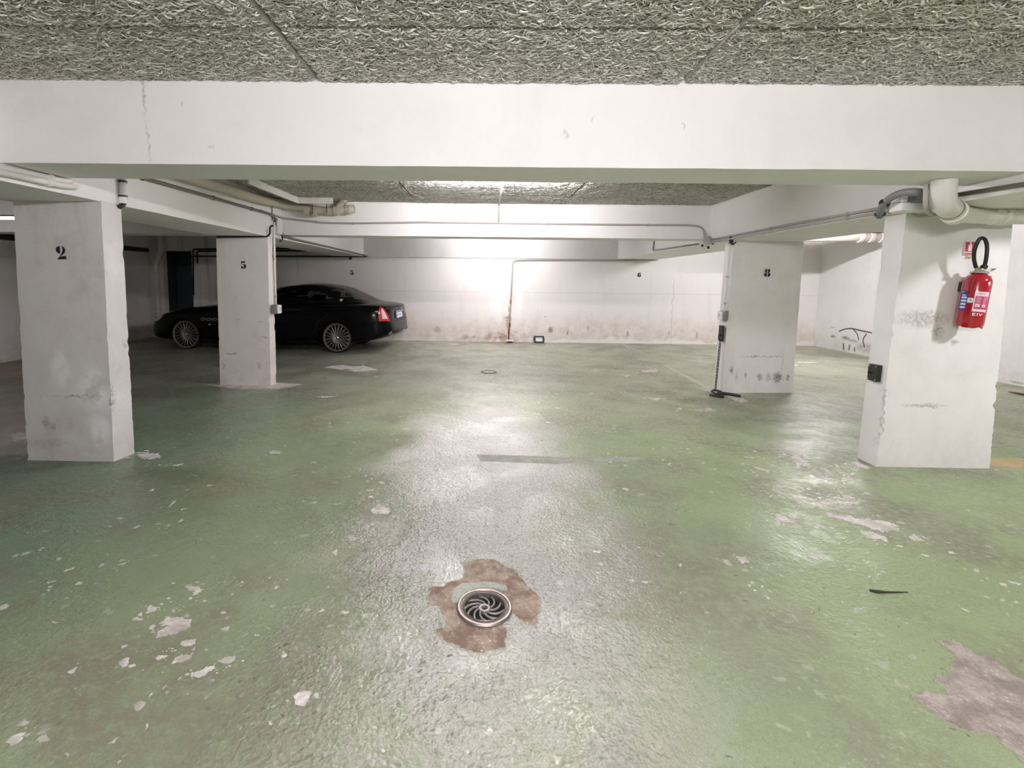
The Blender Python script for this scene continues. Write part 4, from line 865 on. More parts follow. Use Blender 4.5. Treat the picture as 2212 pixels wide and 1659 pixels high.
for s, r in ((0.02, .335), (3.08, .335)):
    cb = lathe([(r, -1.2), (r, 1.2)], 48, Matrix.Translation((s, 0, .285)) @ Matrix.Rotation(PI/2, 4, 'X'))
    bmesh.ops.recalc_face_normals(cb, faces=cb.faces[:])
    cm = bpy.data.meshes.new('cut'); cb.to_mesh(cm); cb.free(); co = bpy.data.objects.new('cut', cm); C.objects.link(co); cutters.append(co)
dg = bpy.context.evaluated_depsgraph_get()
smooth_me = bpy.data.meshes.new_from_object(tmp.evaluated_get(dg))
bb = bmesh.new(); bb.from_mesh(smooth_me); BODY = BVHTree.FromBMesh(bb); bb.free()
for co in cutters:
    md = tmp.modifiers.new('b', 'BOOLEAN'); md.operation = 'DIFFERENCE'; md.object = co; md.solver = 'EXACT'
dg = bpy.context.evaluated_depsgraph_get()
body_me = bpy.data.meshes.new_from_object(tmp.evaluated_get(dg)); body_me.name = 'body'
for o in [tmp]+cutters: bpy.data.objects.remove(o, do_unlink=True)
body_me.materials.clear()
body = link('body', body_me, M_body, car, 38)
body['label'] = 'glossy black bodywork'

def hit(o, d):
    p, nrm, i, dist = BODY.ray_cast(Vector(o), Vector(d)); return (p, nrm) if p else (None, None)
def on_side(s, z, off=0.003, side=1):
    p, n_ = hit((s, 3*side, z), (0, -side, 0))
    return p+n_*off if p else Vector((s, .9*side, z))
def on_tail(y, z, off=0.003):
    p, n_ = hit((-4, y, z), (1, 0, 0)); return p+n_*off if p else Vector((-1.05, y, z))
def patch(grid, depth=0.006, mapper=on_side, off=0.004):
    """grid of (a, b) coordinates laid onto the bodywork, with an edge turned down into it"""
    bm = bmesh.new(); T = [[bm.verts.new(mapper(a, b, off)) for a, b in row] for row in grid]
    L = [[bm.verts.new(mapper(a, b, off-depth)) for a, b in row] for row in grid]
    R, K = len(grid), len(grid[0])
    for i in range(R-1):
        for j in range(K-1):
            bm.faces.new((T[i][j], T[i][j+1], T[i+1][j+1], T[i+1][j])); bm.faces.new((L[i][j], L[i+1][j], L[i+1][j+1], L[i][j+1]))
    rim = [(0, j) for j in range(K)]+[(i, K-1) for i in range(1, R)]+[(R-1, j) for j in range(K-2, -1, -1)]+[(i, 0) for i in range(R-2, 0, -1)]
    for (a, b), (c, d) in zip(rim, rim[1:]+rim[:1]): bm.faces.new((T[a][b], T[c][d], L[c][d], L[a][b]))
    return bm
def ruled(left, right, k=5):
    return [[(a[0]+(b[0]-a[0])*j/k, a[1]+(b[1]-a[1])*j/k) for j in range(k+1)] for a, b in zip(left, right)]

# wheels
def wheel(s, side):
    M = Matrix.Translation((s, side*.80, .292)) @ Matrix.Rotation(-side*PI/2, 4, 'X')     # z points outward
    R = .298
    tyre = [(.235, -.20), (.275, -.20), (R-.004, -.185), (R, -.16), (R, -.03), (R-.006, -.008), (.285, .004), (.268, .006), (.262, .0), (.235, -.02)]
    w_ = obj('wheel', add_ring(bmesh.new(), tyre, 40, M), M_tyre, car, 35)
    rim = [(.266, .004), (.262, .011), (.252, .010), (.243, -.005), (.236, -.05), (.236, -.19), (.25, -.19), (.25, -.02)]
    obj('rim', add_ring(bmesh.new(), rim, 40, M), M_rim, w_, 35)
    sp = bmesh.new()
    add_sweep(sp, [(.052, 0, -.012), (.13, 0, -.002), (.20, 0, -.004), (.248, 0, -.010)], .009, 6, radii=[.013, .0095, .0085, .010])
    me_ = bpy.data.meshes.new('spoke'); bmesh.ops.recalc_face_normals(sp, faces=sp.faces[:]); sp.to_mesh(me_); sp.free(); me_.materials.append(M_rim); me_.shade_smooth()
    N = 20
    for k in range(N):
        o = bpy.data.objects.new('spoke', me_); C.objects.link(o); o.parent = w_
        o.matrix_local = M @ Matrix.Rotation(2*PI*(k+.5)/N, 4, 'Z')
    obj('hub', lathe([(.066, -.10), (.066, -.018), (.058, -.008), (.045, -.012), (.03, -.02), (0, -.02)], 24, M), M_rim, w_, 40)
    obj('hub_cap', lathe([(.030, -.022), (.030, -.004), (.022, .002), (0, .004)], 18, M), M_chrome, w_, 40)
    for k in range(5):
        a = 2*PI*k/5
        obj('wheel_bolt', lathe([(.009, -.02), (.009, -.004), (0, -.002)], 6, M @ Matrix.Translation((.047*math.cos(a), .047*math.sin(a), 0))), M_chrome, w_)
    obj('brake_disc', lathe([(.19, -.09), (.19, -.08), (0, -.08)], 28, M), plain('dark_brake_steel', (.035, .035, .035), .55, .3), w_)
    return w_
for s in (0.02, 3.08):
    for side in (1, -1): wheel(s, side)

# cabin: roof, pillars and glass
LV = [(.93, 2.30, -.66, .815), (.975, 2.14, -.50, .80), (1.06, 1.88, -.32, .755), (1.15, 1.60, -.13, .705), (1.225, 1.36, .06, .655), (1.262, 1.17, .20, .60), (1.292, .95, .36, .50), (1.308, .82, .52, .34), (1.313, .74, .62, .14)]
NR = 72
def cab_ring(z, sf, sr, hw):
    c_, a_ = (sf+sr)/2, (sf-sr)/2; out = []
    for k in range(NR):
        t_ = 2*PI*k/NR; ct, st_ = math.cos(t_), math.sin(t_); e_ = 2/5.0
        x = c_+a_*math.copysign(abs(ct)**e_, ct); y = hw*math.copysign(abs(st_)**e_, st_)
        x -= .10*(abs(y)/hw)**2*(1 if x > c_ else -1)*.6
        out.append((x, y, z+(.01*(1-(y/hw)**2) if z > 1.2 else 0)))
    return out
rings = []
for i, (l0, l1) in enumerate(zip(LV, LV[1:])):
    for k in range(4): rings.append([a+(b-a)*k/4 for a, b in zip(l0, l1)])
rings.append(list(LV[-1])); rings = [cab_ring(*r) for r in rings]
groups = {'roof': [], 'front_window': [], 'rear_window': [], 'side_window_near': [], 'side_window_far': []}
for i in range(len(rings)-1):
    for k in range(NR):
        q = [rings[i][k], rings[i][(k+1) % NR], rings[i+1][(k+1) % NR], rings[i+1][k]]
        cx_, cy_, cz_ = (sum(p[j] for p in q)/4 for j in range(3))
        lo_s = (-.62+(cz_-.93)*2.45); hi_s = 2.27-(cz_-.93)*3.0
        g = 'roof'
        if .965 < cz_ < 1.205:
            if abs(cy_) > .80-.55*(cz_-.965)-.055:
                if lo_s+.46 < cx_ < hi_s-.2 and not (.98 < cx_-.12*(cz_-1) < 1.09): g = 'side_window_near' if cy_ > 0 else 'side_window_far'
            elif cx_ > 1.2: g = 'front_window'
            elif cx_ < .2: g = 'rear_window'
        if g == 'roof' and 1.2 < cz_ < 1.235 and abs(cy_) < .52:
            g = 'front_window' if cx_ > 1.25 else ('rear_window' if cx_ < .12 else 'roof')
        groups[g].append(q)
for g, qs in groups.items():
    bm = bmesh.new(); dic = {}
    def vv(p):
        kk = tuple(round(c, 5) for c in p)
        if kk not in dic: dic[kk] = bm.verts.new(p)
        return dic[kk]
    for q in qs:
        f = []
        for p in q:
            v = vv(p)
            if v not in f: f.append(v)
        if len(f) > 2:
            try: bm.faces.new(f)
            except ValueError: pass
    if g == 'roof': bm.faces.new([vv(p) for p in rings[-1]])
    nm = 'roof' if g == 'roof' else ('window' if g.startswith('side') else g)
    obj(nm, bm, M_body if g == 'roof' else M_glass, car, 60 if g == 'roof' else True)
for x, y in ((1.25, .36), (1.25, -.36), (.25, .36), (.25, -.36)):
    b = box((x-.10, y-.24, .80), (x+.06, y+.24, 1.03), .04)
    st_ = obj('seat', b, M_inside, car)
    obj('headrest', box((x-.12, y-.12, 1.05), (x-.02, y+.12, 1.17), .035), M_inside, st_)
# rear: lamps, plate, bootlid
def tail_lamp(side):
    m_ = NT('red_tail_lamp'); m_.done((0.62, 0.012, 0.02), 0.12, None, None, Coat_Weight=1.0)
    L_ = [(.690, .885), (.700, .84), (.705, .76), (.705, .69), (.705, .62)]; R_ = [(.675, .885), (.660, .84), (.645, .76), (.636, .69), (.632, .62)]
    corner = lambda y, z, off: on_corner(y, z, off, side)
    lm = obj('tail_lamp', patch(ruled(L_, R_, 6), .02, corner, .010), m_.m, car, 40)
    wl = obj('lamp_insert', patch(ruled([(.684, .855), (.686, .78), (.684, .70), (.682, .665)], [(.676, .855), (.664, .78), (.653, .70), (.648, .665)], 4), .01, corner, .016), plain('white_lamp_insert', (.85, .78, .78), .15), lm, 40)
    wl['label'] = 'white insert of the lamp'
def on_corner(y, z, off, side):
    """y runs round the rear corner: rays aimed at a point ahead of the corner"""
    t_ = (y-.60)/.20; ang = math.radians(22+58*max(-.2, min(1.2, t_)))
    tgt = Vector((-.45, side*.35, z)); d = Vector((-math.cos(ang), side*math.sin(ang), 0))
    p, n_ = hit(tgt+d*3, -d)
    return p+n_*off if p else tgt+d*.6
for side in (1, -1): tail_lamp(side)
pl = obj('number_plate', patch(ruled([(.255, .755), (.255, .70), (.255, .645)], [(-.255, .755), (-.255, .70), (-.255, .645)], 8), .012, on_tail, .014), plain('white_plate', (.80, .81, .85), .35), car)
for a, b in ((.255, .215), (-.215, -.255)):
    obj('plate_band', patch(ruled([(a, .755), (a, .645)], [(b, .755), (b, .645)], 2), .004, on_tail, .017), plain('blue_plate_band', (.10, .16, .50), .4), pl)
for y in (.15, .10, .02, -.03, -.08, -.15):
    obj('plate_mark', patch(ruled([(y+.016, .725), (y+.016, .68)], [(y-.016, .725), (y-.016, .68)], 1), .003, on_tail, .0165), plain('greyed_plate_mark', (.38, .40, .52), .5), pl)
obj('chrome_strip', patch(ruled([(.29, .795), (.29, .772)], [(-.29, .795), (-.29, .772)], 8), .016, on_tail, .018), M_chrome, car)
obj('plate_recess', patch(ruled([(.31, .77), (.31, .63)], [(-.31, .77), (-.31, .63)], 8), .006, on_tail, .004), M_trim, car)
sc_ = [on_tail(.13-.26*i/26, .842+.010*math.sin(i*1.15)+(.008 if i < 2 else 0), .006) for i in range(27)]
obj('chrome_script', sweep(sc_, .004, 6), M_chrome, car, True)
obj('bumper_crease', sweep([on_tail(.74-1.48*i/24, .60-.02*abs(i-12)/12*0, .004) for i in range(25)], .008, 6), M_trim, car, True)
obj('boot_shut_line', sweep([on_corner(.60, .885-.27*i/10, .001, 1) for i in range(11)], .004, 5), M_trim, car, True)
for side in (1, -1):
    for dx in (0,):
        p = on_tail(side*.60, .385, 0)
        M_ = Matrix.Translation(p+Vector((-.01, 0, 0))) @ Matrix.Rotation(-PI/2, 4, 'Y') @ Matrix.Scale(1.9, 4, (0, 1, 0))
        obj('exhaust_tip', add_ring(bmesh.new(), [(.042, -.06), (.043, .004), (.037, .006), (.035, -.06)], 20, M_), M_rim, car, 40)
# front: headlamps, grille
for side in (1, -1):
    hl = patch(ruled([(3.52, .665), (3.56, .61), (3.62, .57)], [(3.78, .565), (3.76, .545), (3.74, .525)], 5), .012, lambda s, z, off, sd=side: on_side(s, z, off, sd), .006)
    obj('headlamp', hl, plain('clear_headlamp', (.55, .52, .46), .1, Coat_Weight=1.0), car, 40)
def on_nose(y, z, off=.003):
    p, n_ = hit((6, y, z), (-1, 0, 0)); return p+n_*off if p else Vector((4, y, z))
obj('grille', patch(ruled([(.26, .40), (.30, .33), (.26, .26)], [(-.26, .40), (-.30, .33), (-.26, .26)], 6), .01, on_nose, .006), M_trim, car)
# flank: three oval vents, repeater, handles, door gaps, pillar emblem, mirror
for side in (1, -1):
    for k, s in enumerate((2.635, 2.515, 2.397)):
        ring = [on_side(s+.047*math.cos(a)-.006*math.sin(a), .609+.024*math.sin(a), .003, side) for a in [2*PI*i/20 for i in range(21)]]
        v_ = obj('fender_vent', sweep(ring, .0055, 6, cap=False), M_chrome, car, True)
        fan = bmesh.new(); c0 = fan.verts.new(on_side(s, .609, .002, side)); rr = [fan.verts.new(p) for p in [on_side(s+.045*math.cos(a), .609+.022*math.sin(a), .002, side) for a in [2*PI*i/20 for i in range(20)]]]
        for i in range(20): fan.faces.new((c0, rr[i], rr[(i+1) % 20]))
        obj('vent_mesh', fan, M_trim, v_)
    obj('repeater_lamp', patch(ruled([(2.485, .516), (2.485, .502)], [(2.525, .516), (2.525, .502)], 2), .004, lambda s, z, off, sd=side: on_side(s, z, off, sd), .006), plain('pale_repeater', (.75, .66, .5), .2), car)
    for s, s2 in ((1.02, .90), (.12, .0)):
        obj('door_handle', sweep([on_side(s+(s2-s)*i/4, .77, (.006, .028, .03, .028, .006)[i], side) for i in range(5)], .010, 8), M_body, car, True)
    for line in ([(2.12, .88), (2.10, .6), (2.08, .22)], [(1.03, .90), (1.03, .6), (1.05, .22)], [(.20, .90), (.14, .75), (.36, .60), (.42, .40), (.44, .22)]):
        obj('door_gap', sweep([on_side(s, z, .0005, side) for s, z in line], .0035, 5), M_trim, car)
    obj('side_sill', sweep([on_side(2.72-2.34*i/12, .215, .0, side) for i in range(13)], .022, 8), M_body, car, True)
    mb = lathe([(0, -.11), (.05, -.09), (.075, -.03), (.075, .03), (.05, .09), (0, .11)], 14, Matrix.Translation((1.86, side*.98, .985)) @ Matrix.Rotation(PI/2, 4, 'X') @ Matrix.Scale(.8, 4, (1, 0, 0)))
    mr = obj('wing_mirror', mb, M_body, car, True)
    obj('mirror_stem', sweep([(1.88, side*.80, .955), (1.87, side*.90, .97)], .018, 8), M_body, mr, True)
def on_pillar(s, z, off):
    f = (z-.93)/(1.06-.93); hw = .815+(.755-.815)*max(0, min(1, f)); return Vector((s, hw*.965+off+.004, z))
em = [(0, -.034), (.012, -.020), (.03, -.004), (.034, .010), (.022, .022), (.008, .014), (-.010, .018), (-.024, .022), (-.034, .010), (-.028, -.006), (-.012, -.022)]
obj('pillar_emblem', plate([[(x, z) for x, z in em]], .006, origin=(-.075, .79, 1.015), ux=(-1, 0, 0), uy=(0, -.42, 1)), plain('pale_chrome_emblem', (.62, .62, .58), .3, .3), car)
# ------------------------------------------------------------------ floor drain
t = thing('floor_drain', 'round iron floor drain with curved vanes in the brown patch', 'drain', (PIT[0], PIT[1], 0))
M_drain = plain('worn_drain_steel', (0.27, 0.235, 0.22), 0.36, 0.7, var=0.25, vscale=40, bump=0.3)
M_drust = plain('brown_drain_seat', (0.10, 0.068, 0.052), 0.5, 0.3, var=0.3, vscale=40, bump=0.3)
M_vane = plain('grey_drain_vane', (0.27, 0.25, 0.24), 0.45, 0.5, var=0.25, vscale=50, bump=0.3)
obj('outer_ring', add_ring(bmesh.new(), [(0.120, 0.0), (0.119, 0.007), (0.114, 0.0125), (0.107, 0.0125), (0.104, 0.009), (0.096, 0.007), (0.096, -0.05), (0.112, -0.01)], 48), M_drain, t, 30)
obj('drain_seat', add_ring(bmesh.new(), [(0.1035, 0.0085), (0.0925, 0.0085), (0.0925, -0.02), (0.1035, -0.02)], 48), M_drust, t, 30)
gr = obj('drain_grate', add_ring(bmesh.new(), [(0.0925, -0.012), (0.0925, 0.010), (0.0895, 0.0125), (0.086, 0.010), (0.0845, -0.012)], 48), M_drain, t, 40)
hb = bmesh.new(); add_ring(hb, [(0.027, -0.010), (0.027, 0.002), (0.024, 0.0045), (0.0145, 0.0045), (0.013, 0.002), (0.013, -0.010)], 28)
obj('grate_hub', hb, M_vane, gr, 35)
vb = bmesh.new(); pts = []
for i in range(9):
    q = i/8; r = 0.023+0.0635*q; a = 1.05*q**1.15; pts.append((r*math.cos(a), r*math.sin(a), 0.0025-0.006*q))
add_sweep(vb, pts, 0.006, 8, radii=[0.0046+0.0008*i/8 for i in range(9)])
for v in vb.verts: v.co.z = v.co.z*1.0-0.002
vm = bpy.data.meshes.new('vane'); bmesh.ops.recalc_face_normals(vb, faces=vb.faces[:]); vb.to_mesh(vm); vb.free(); vm.materials.append(M_vane); vm.shade_smooth()
for k in range(10):
    o = bpy.data.objects.new('grate_vane', vm); C.objects.link(o); o.parent = gr; o.rotation_euler = (0, 0, 2*PI*k/10+0.2)
obj('drain_well', lathe([(0, -0.13), (0.0955, -0.13), (0.0955, -0.012)], 32), plain('dark_well', (0.012, 0.009, 0.007), 0.9), t)
t = thing('floor_drain', 'small far drain ring in the floor before the back wall', 'drain', (DR2[0], DR2[1], 0))
obj('outer_ring', add_ring(bmesh.new(), [(0.125, 0.0), (0.122, 0.008), (0.098, 0.008), (0.095, 0.0)], 32), M_drust, t, 30)
obj('drain_lid', lathe([(0, 0.004), (0.095, 0.004), (0.095, 0.0)], 32), plain('grey_drain_lid', (0.33, 0.33, 0.28), 0.6), t)

# ------------------------------------------------------------------ fire extinguisher on the right column
EB = (3.5469, 3.52, 1.1205); ET = (3.5785, 3.52, 1.4904)
ex = thing('fire_extinguisher', 'red fire extinguisher hanging on the nearest right column', 'fire extinguisher', EB)
ax = (Vector(ET)-Vector(EB)); HB = ax.length; ax.normalize()
RE = 0.077
q = ax.to_track_quat('Z', 'Y'); 
ex.rotation_mode = 'QUATERNION'; ex.rotation_quaternion = Vector((0, 0, 1)).rotation_difference(ax)
M_red = plain('red_enamel', (0.42, 0.006, 0.018), 0.16, var=0.02, Coat_Weight=1.0)
prof = [(RE-.018, .0), (RE-.006, .004), (RE, .016), (RE, HB-.055), (RE-.004, HB-.035), (RE-.018, HB-.014), (RE-.034, HB-.002), (.036, HB+.004), (.034, HB+.012), (0, HB+.012)]
cb_ = lathe([(0, .02)]+[(r, z) for r, z in prof], 40)
obj('cylinder', cb_, M_red, ex, 50)
fr = bmesh.new()                                   # scalloped foot ring
n = 60
for lo in (0,):
    out = []
    for i in range(n):
        a = 2*PI*i/n; z = -.004-.017*abs(math.sin(2*a+.4)); out.append((a, z))
    rr = [[fr.verts.new((r*math.cos(a), r*math.sin(a), z if j else .02)) for a, z in out] for j, r in enumerate((RE-.001, RE-.006))]
    r2 = [fr.verts.new(((RE-.016)*math.cos(a), (RE-.016)*math.sin(a), .02)) for a, z in out]
    for A, B in ((rr[0], rr[1]), (rr[1], r2)):
        for i in range(n): fr.faces.new((A[i], A[(i+1) % n], B[(i+1) % n], B[i]))
obj('foot_ring', fr, M_red, ex, 50)
M_brass = plain('pale_metal', (0.62, 0.58, 0.46), 0.3, 0.8)
hd = obj('valve_head', lathe([(.036, HB+.010), (.038, HB+.016), (.030, HB+.024), (.022, HB+.030), (.020, HB+.048), (0, HB+.05)], 20), M_brass, ex, 40)
obj('valve_collar', add_ring(bmesh.new(), [(.050, HB+.004), (.052, HB+.010), (.044, HB+.014), (.034, HB+.012)], 28), plain('grey_collar', (.5, .48, .46), .4, .3), hd, 40)
lv = obj('squeeze_handle', sweep([(-.012, 0, HB+.036), (.045, -.015, HB+.037), (.088, -.02, HB+.046)], .005, 8), M_brass, ex, True)
obj('lower_lever', sweep([(-.005, 0, HB+.022), (.05, -.015, HB+.020), (.080, -.02, HB+.040)], .0045, 8), M_chrome, ex, True)
obj('safety_pin', add_ring(bmesh.new(), [(.013+.0025*math.cos(a), .0025*math.sin(a)) for a in [2*PI*i/6 for i in range(6)]], 16, Matrix.Translation((-.045, -.02, HB+.02)) @ Matrix.Rotation(PI/2, 4, 'X')), M_brass, ex, True)
# hose: a tall loop from the head and back down
W2L = (Matrix.Translation(ex.location) @ ex.rotation_quaternion.to_matrix().to_4x4()).inverted()
def L(p): return W2L @ Vector(p)
hp = [(3.5301, 3.5, 1.5358), (3.5004, 3.49, 1.5943), (3.4867, 3.48, 1.6557), (3.4924, 3.47, 1.7167), (3.5051, 3.46, 1.7418), (3.5272, 3.455, 1.7287), (3.5401, 3.45, 1.6833), (3.5446, 3.45, 1.6156), (3.5501, 3.46, 1.5447)]
hp = [L(p) for p in hp]
fine = []
for i in range(len(hp)-1):
    p0, p1, p2, p3 = hp[max(0, i-1)], hp[i], hp[i+1], hp[min(len(hp)-1, i+2)]
    for k in range(5):
        u = k/5; fine.append(0.5*((2*p1)+(p2-p0)*u+(2*p0-5*p1+4*p2-p3)*u*u+(3*p1-p0-3*p2+p3)*u**3))
fine.append(hp[-1])
hs = obj('hose', sweep(fine, 0.0115, 12), plain('black_hose_rubber', (0.012, 0.012, 0.016), 0.4), ex, True)
obj('hose_nozzle', sweep([fine[-1]+Vector((-.018, 0, -.004)), fine[-1]+Vector((.012, 0, -.004))], .0135, 12), M_black, hs, True)
obj('hose_ferrule', sweep([fine[0]+Vector((0, 0, .012)), L((3.5508, 3.51, 1.4999))], .010, 12), M_brass, hs, True)
obj('drain_nipple', sweep([(RE-.02, 0, HB-.022), (RE+.006, -.004, HB-.010)], .006, 8), M_black, ex, True)
# printed panels wrapped round the cylinder
def wrap(shape, a0, z0, a_per_m=1/RE, off=.0012, name='label', mat=None, parent=None, step=.006):
    """flat artwork (x to the right, y up, metres) bent round the cylinder; a0 is the facing angle of its origin"""
    bm = bmesh.new()
    for lps in shape:
        p2 = bmesh.new(); add_plate(p2, lps, .0004)
        es = p2.edges[:]; long_ = [e for e in es if e.calc_length() > step*2.2]
        for _ in range(4):
            long_ = [e for e in p2.edges if e.calc_length() > step*2.2]
            if not long_: break
            bmesh.ops.subdivide_edges(p2, edges=long_, cuts=1)
            bmesh.ops.triangulate(p2, faces=[f for f in p2.faces if len(f.verts) > 4])
        tm = bpy.data.meshes.new('t'); p2.to_mesh(tm); p2.free(); bm.from_mesh(tm); bpy.data.meshes.remove(tm)
    for v in bm.verts:
        a = a0+v.co.x/RE; r = RE+off+v.co.z
        v.co = Vector((r*math.cos(a), r*math.sin(a), z0+v.co.y))
    return obj(name, bm, mat, parent)
def rect(x0, y0, x1, y1): return [[(x0, y0), (x1, y0), (x1, y1), (x0, y1)]]
M_pl = plain('pink_white_print', (0.80, 0.66, 0.72), 0.4); M_pk = plain('raspberry_print', (0.50, 0.05, 0.14), 0.4)
M_blue = plain('blue_label', (0.05, 0.06, 0.33), 0.4); M_wl = plain('white_print', (0.85, 0.85, 0.88), 0.4)
FA = math.radians(-121)                             # main panel faces a little right of the viewer's line
def letter_bars(x0, y0, w, h, rows, seed):
    r = random.Random(seed); out = []
    for i in range(rows):
        y = y0-h*(i+1)/rows; ww = w*(0.6+0.4*r.random()); out.append(rect(x0, y+h*0.22/rows, x0+ww, y+h*0.78/rows))
    return out
k = HB/0.375
lab = wrap([rect(-.020, .10*k, .062, .245*k)], FA, 0, name='instruction_panel', mat=M_pl, parent=ex); lab['label'] = 'pale pink instruction panel'
wrap([rect(-.014, .118*k, .060, .212*k)], FA, 0, off=.0018, name='panel_field', mat=M_pk, parent=lab)
wrap(letter_bars(-.006, .208*k, .026, .05*k, 6, 1)+letter_bars(.030, .208*k, .026, .05*k, 4, 2)+letter_bars(.0, .236*k, .05, .012*k, 1, 3), FA, 0, off=.0024, name='panel_print', mat=plain('soft_pink_print', (.66, .30, .40), .4), parent=lab)
wrap([rect(-.008, .134*k, .014, .154*k), rect(.028, .134*k, .048, .154*k)], FA, 0, off=.0024, name='panel_pictogram', mat=M_wl, parent=lab)
wrap([rect(-.004, .139*k, .006, .146*k), rect(.034, .138*k, .042, .147*k)], FA, 0, off=.0030, name='pictogram_mark', mat=M_pk, parent=lab)
B = .006
EIV = [[[(0, 0), (.018, 0), (.018, .004), (.005, .004), (.005, .008), (.015, .008), (.015, .012), (.005, .012), (.005, .016), (.018, .016), (.018, .020), (0, .020)]],
       [[(.023, 0), (.028, 0), (.028, .020), (.023, .020)]], [[(.041, 0), (.046, 0), (.056, .020), (.050, .020), (.0435, .006), (.037, .020), (.031, .020)]]]
wrap([[[(x-.014, y+.070*k) for x, y in l] for l in s] for s in EIV], FA, 0, off=.0016, name='large_letters', mat=M_pl, parent=ex)
bl = wrap([rect(-.030, .105*k, .024, .245*k)], math.radians(-178), 0, name='service_label', mat=M_blue, parent=ex); bl['label'] = 'blue service label with white boxes'
wrap([rect(-.016, y*k, .018, (y+.014)*k) for y in (.118, .142, .166, .190)]+[[[(-.016, .210*k), (.018, .210*k), (-.008, .222*k)]], rect(-.02, .234*k, -.004, .240*k)], math.radians(-178), 0, off=.0018, name='label_box', mat=M_wl, parent=bl)
wrap([[[(-.012, -.018), (.012, -.018), (.017, -.012), (.017, .012), (.012, .018), (-.012, .018), (-.017, .012), (-.017, -.012)]]], math.radians(-150), .178*k, name='inspection_tag', mat=M_wl, parent=ex)
wrap([[[(-.004, -.006), (.014, -.004), (.002, .012)]]], math.radians(-150), .178*k, off=.0018, name='tag_mark', mat=M_grey, parent=bpy.data.objects['inspection_tag'])
nine = [[moon(0, .011, .008, .009, -1)+moon(0, .011, .008, .009, 1), ], [[(.003, .012), (.008, .012), (.007, -.004), (-.005, -.009), (-.006, -.004), (.002, -.001)]]]
wrap(nine, math.radians(-86), HB-.075, name='white_mark', mat=M_wl, parent=ex)  # small white mark in the outline of a nine
wb = bmesh.new(); add_box(wb, L((0, 0, 0))*0+Vector((-.03, RE-.002, HB-.13)), Vector((.03, RE+.028, HB-.06)), .003)
obj('wall_bracket', wb, M_iron, ex)

# sign behind the hose
sg = thing('extinguisher_sign', 'small red sign with a white extinguisher picture behind the hose', 'sign', (3.5885, 3.61, 1.6786))
a, b = Vector((3.5468, 3.612, 1.6309)), Vector((3.6315, 3.612, 1.7331))
wS, hS = b.x-a.x, b.z-a.z
def flat(name, loops, mat, lift, parent=sg):
    bm = bmesh.new()
    for l in loops: add_plate(bm, [[(x*wS, y*hS) for x, y in l]], .0008, (a.x, 3.614-lift, a.z), (1, 0, 0), (0, 0, 1))
    return keep(obj(name, bm, mat), parent) if parent is sg else obj(name, bm, mat, parent)
flat('sign_plate', [[(0, 0), (1, 0), (1, 1), (0, 1)]], plain('sign_white', (.82, .78, .76), .4), 0)
flat('sign_field', [[(.05, .24), (.95, .24), (.95, .95), (.05, .95)], [(.05, .03), (.95, .03), (.95, .11), (.05, .11)], [(.05, .13), (.95, .13), (.95, .17), (.05, .17)]], plain('sign_red', (.56, .05, .07), .4), .001)
flat('extinguisher_pictogram', [[(.30, .30), (.58, .30), (.60, .72), (.54, .80), (.54, .92), (.36, .94), (.36, .86), (.44, .84), (.44, .80), (.30, .72)], [(.82, .54), (.95, .62), (.92, .46)]], M_wl, .002)
flat('yellow_sticker', [[(.36, -.14), (1.0, -.14), (1.0, -.03), (.36, -.03)]], plain('yellow_sticker', (.72, .60, .36), .5), .001)
flat('sticker_print', [[(x, -.24), (x+.06, -.24), (x+.06, -.17), (x, -.17)] for x in (.10, .24, .38, .52, .68)], plain('brown_print', (.35, .22, .16), .5), .001)

# ------------------------------------------------------------------ chain and fittings at column 8
ch0, ch1 = Vector((3.045, 6.1005, 0.6705)), Vector((3, 6.0488, 0.0246))
ch0 = Vector((3.035, 6.10, ch0.z)); ch1 = Vector((2.985, 6.05, 0.035))
pn = thing('chain_latch', 'black latch plate on the left edge of column 8 above the chain', 'latch', (3.055, 6.12, ch0.z+.1))
keep(obj('latch_plate', box((3.04, 6.08, ch0.z+.0), (3.072, 6.17, ch0.z+.20), .005), M_iron), pn)
keep(obj('latch_hook', sweep([(3.04, 6.10, ch0.z+.08), (3.005, 6.08, ch0.z+.09), (3.0, 6.07, ch0.z+.03), (3.03, 6.08, ch0.z+.005)], .011, 8, .02), M_iron, None, True), pn)
cn = thing('chain', 'iron chain hanging from the latch on column 8 to the floor', 'chain', ch0)
Ln = .052; nL = int((ch0-ch1).length/(Ln*.74)); d = (ch1-ch0).normalized()
lk = bmesh.new()
ov = [(.0115*math.cos(t_)*1.0, 0, (.0165 if math.sin(t_) > 0 else -.0165)+.0115*math.sin(t_)) for t_ in [2*PI*i/16 for i in range(17)]]
add_sweep(lk, ov, .0042, 6, cap=False)
lm_ = bpy.data.meshes.new('chain_link'); bmesh.ops.recalc_face_normals(lk, faces=lk.faces[:]); lk.to_mesh(lm_); lk.free(); lm_.materials.append(M_iron); lm_.shade_smooth()
for i in range(nL):
    o = bpy.data.objects.new('chain_link', lm_); C.objects.link(o)
    p = ch0.lerp(ch1, (i+.5)/nL)
    o.matrix_basis = Matrix.Translation(p) @ d.to_track_quat('Z', 'Y').to_matrix().to_4x4() @ Matrix.Rotation(PI/2*(i % 2)+.5, 4, 'Z'); 
    o.parent = cn; o.matrix_parent_inverse = Matrix.Translation(cn.location).inverted()
bl = thing('ground_latch', 'black iron bar and cleat on the floor at the foot of column 8', 'latch', (2.98, 6.0, 0))
keep(obj('latch_bar', sweep([(2.9936, 6.0166, 0.02), (3.1114, 5.9485, 0.02), (3.1999, 5.8526, 0.015)], .018, 8), M_iron, None, True), bl)
keep(obj('cleat', sweep([(2.853, 5.9039, 0.015), (2.8896, 5.837, 0.02), (2.9758, 5.815, 0.015)], .016, 8), M_iron, None, True), bl)
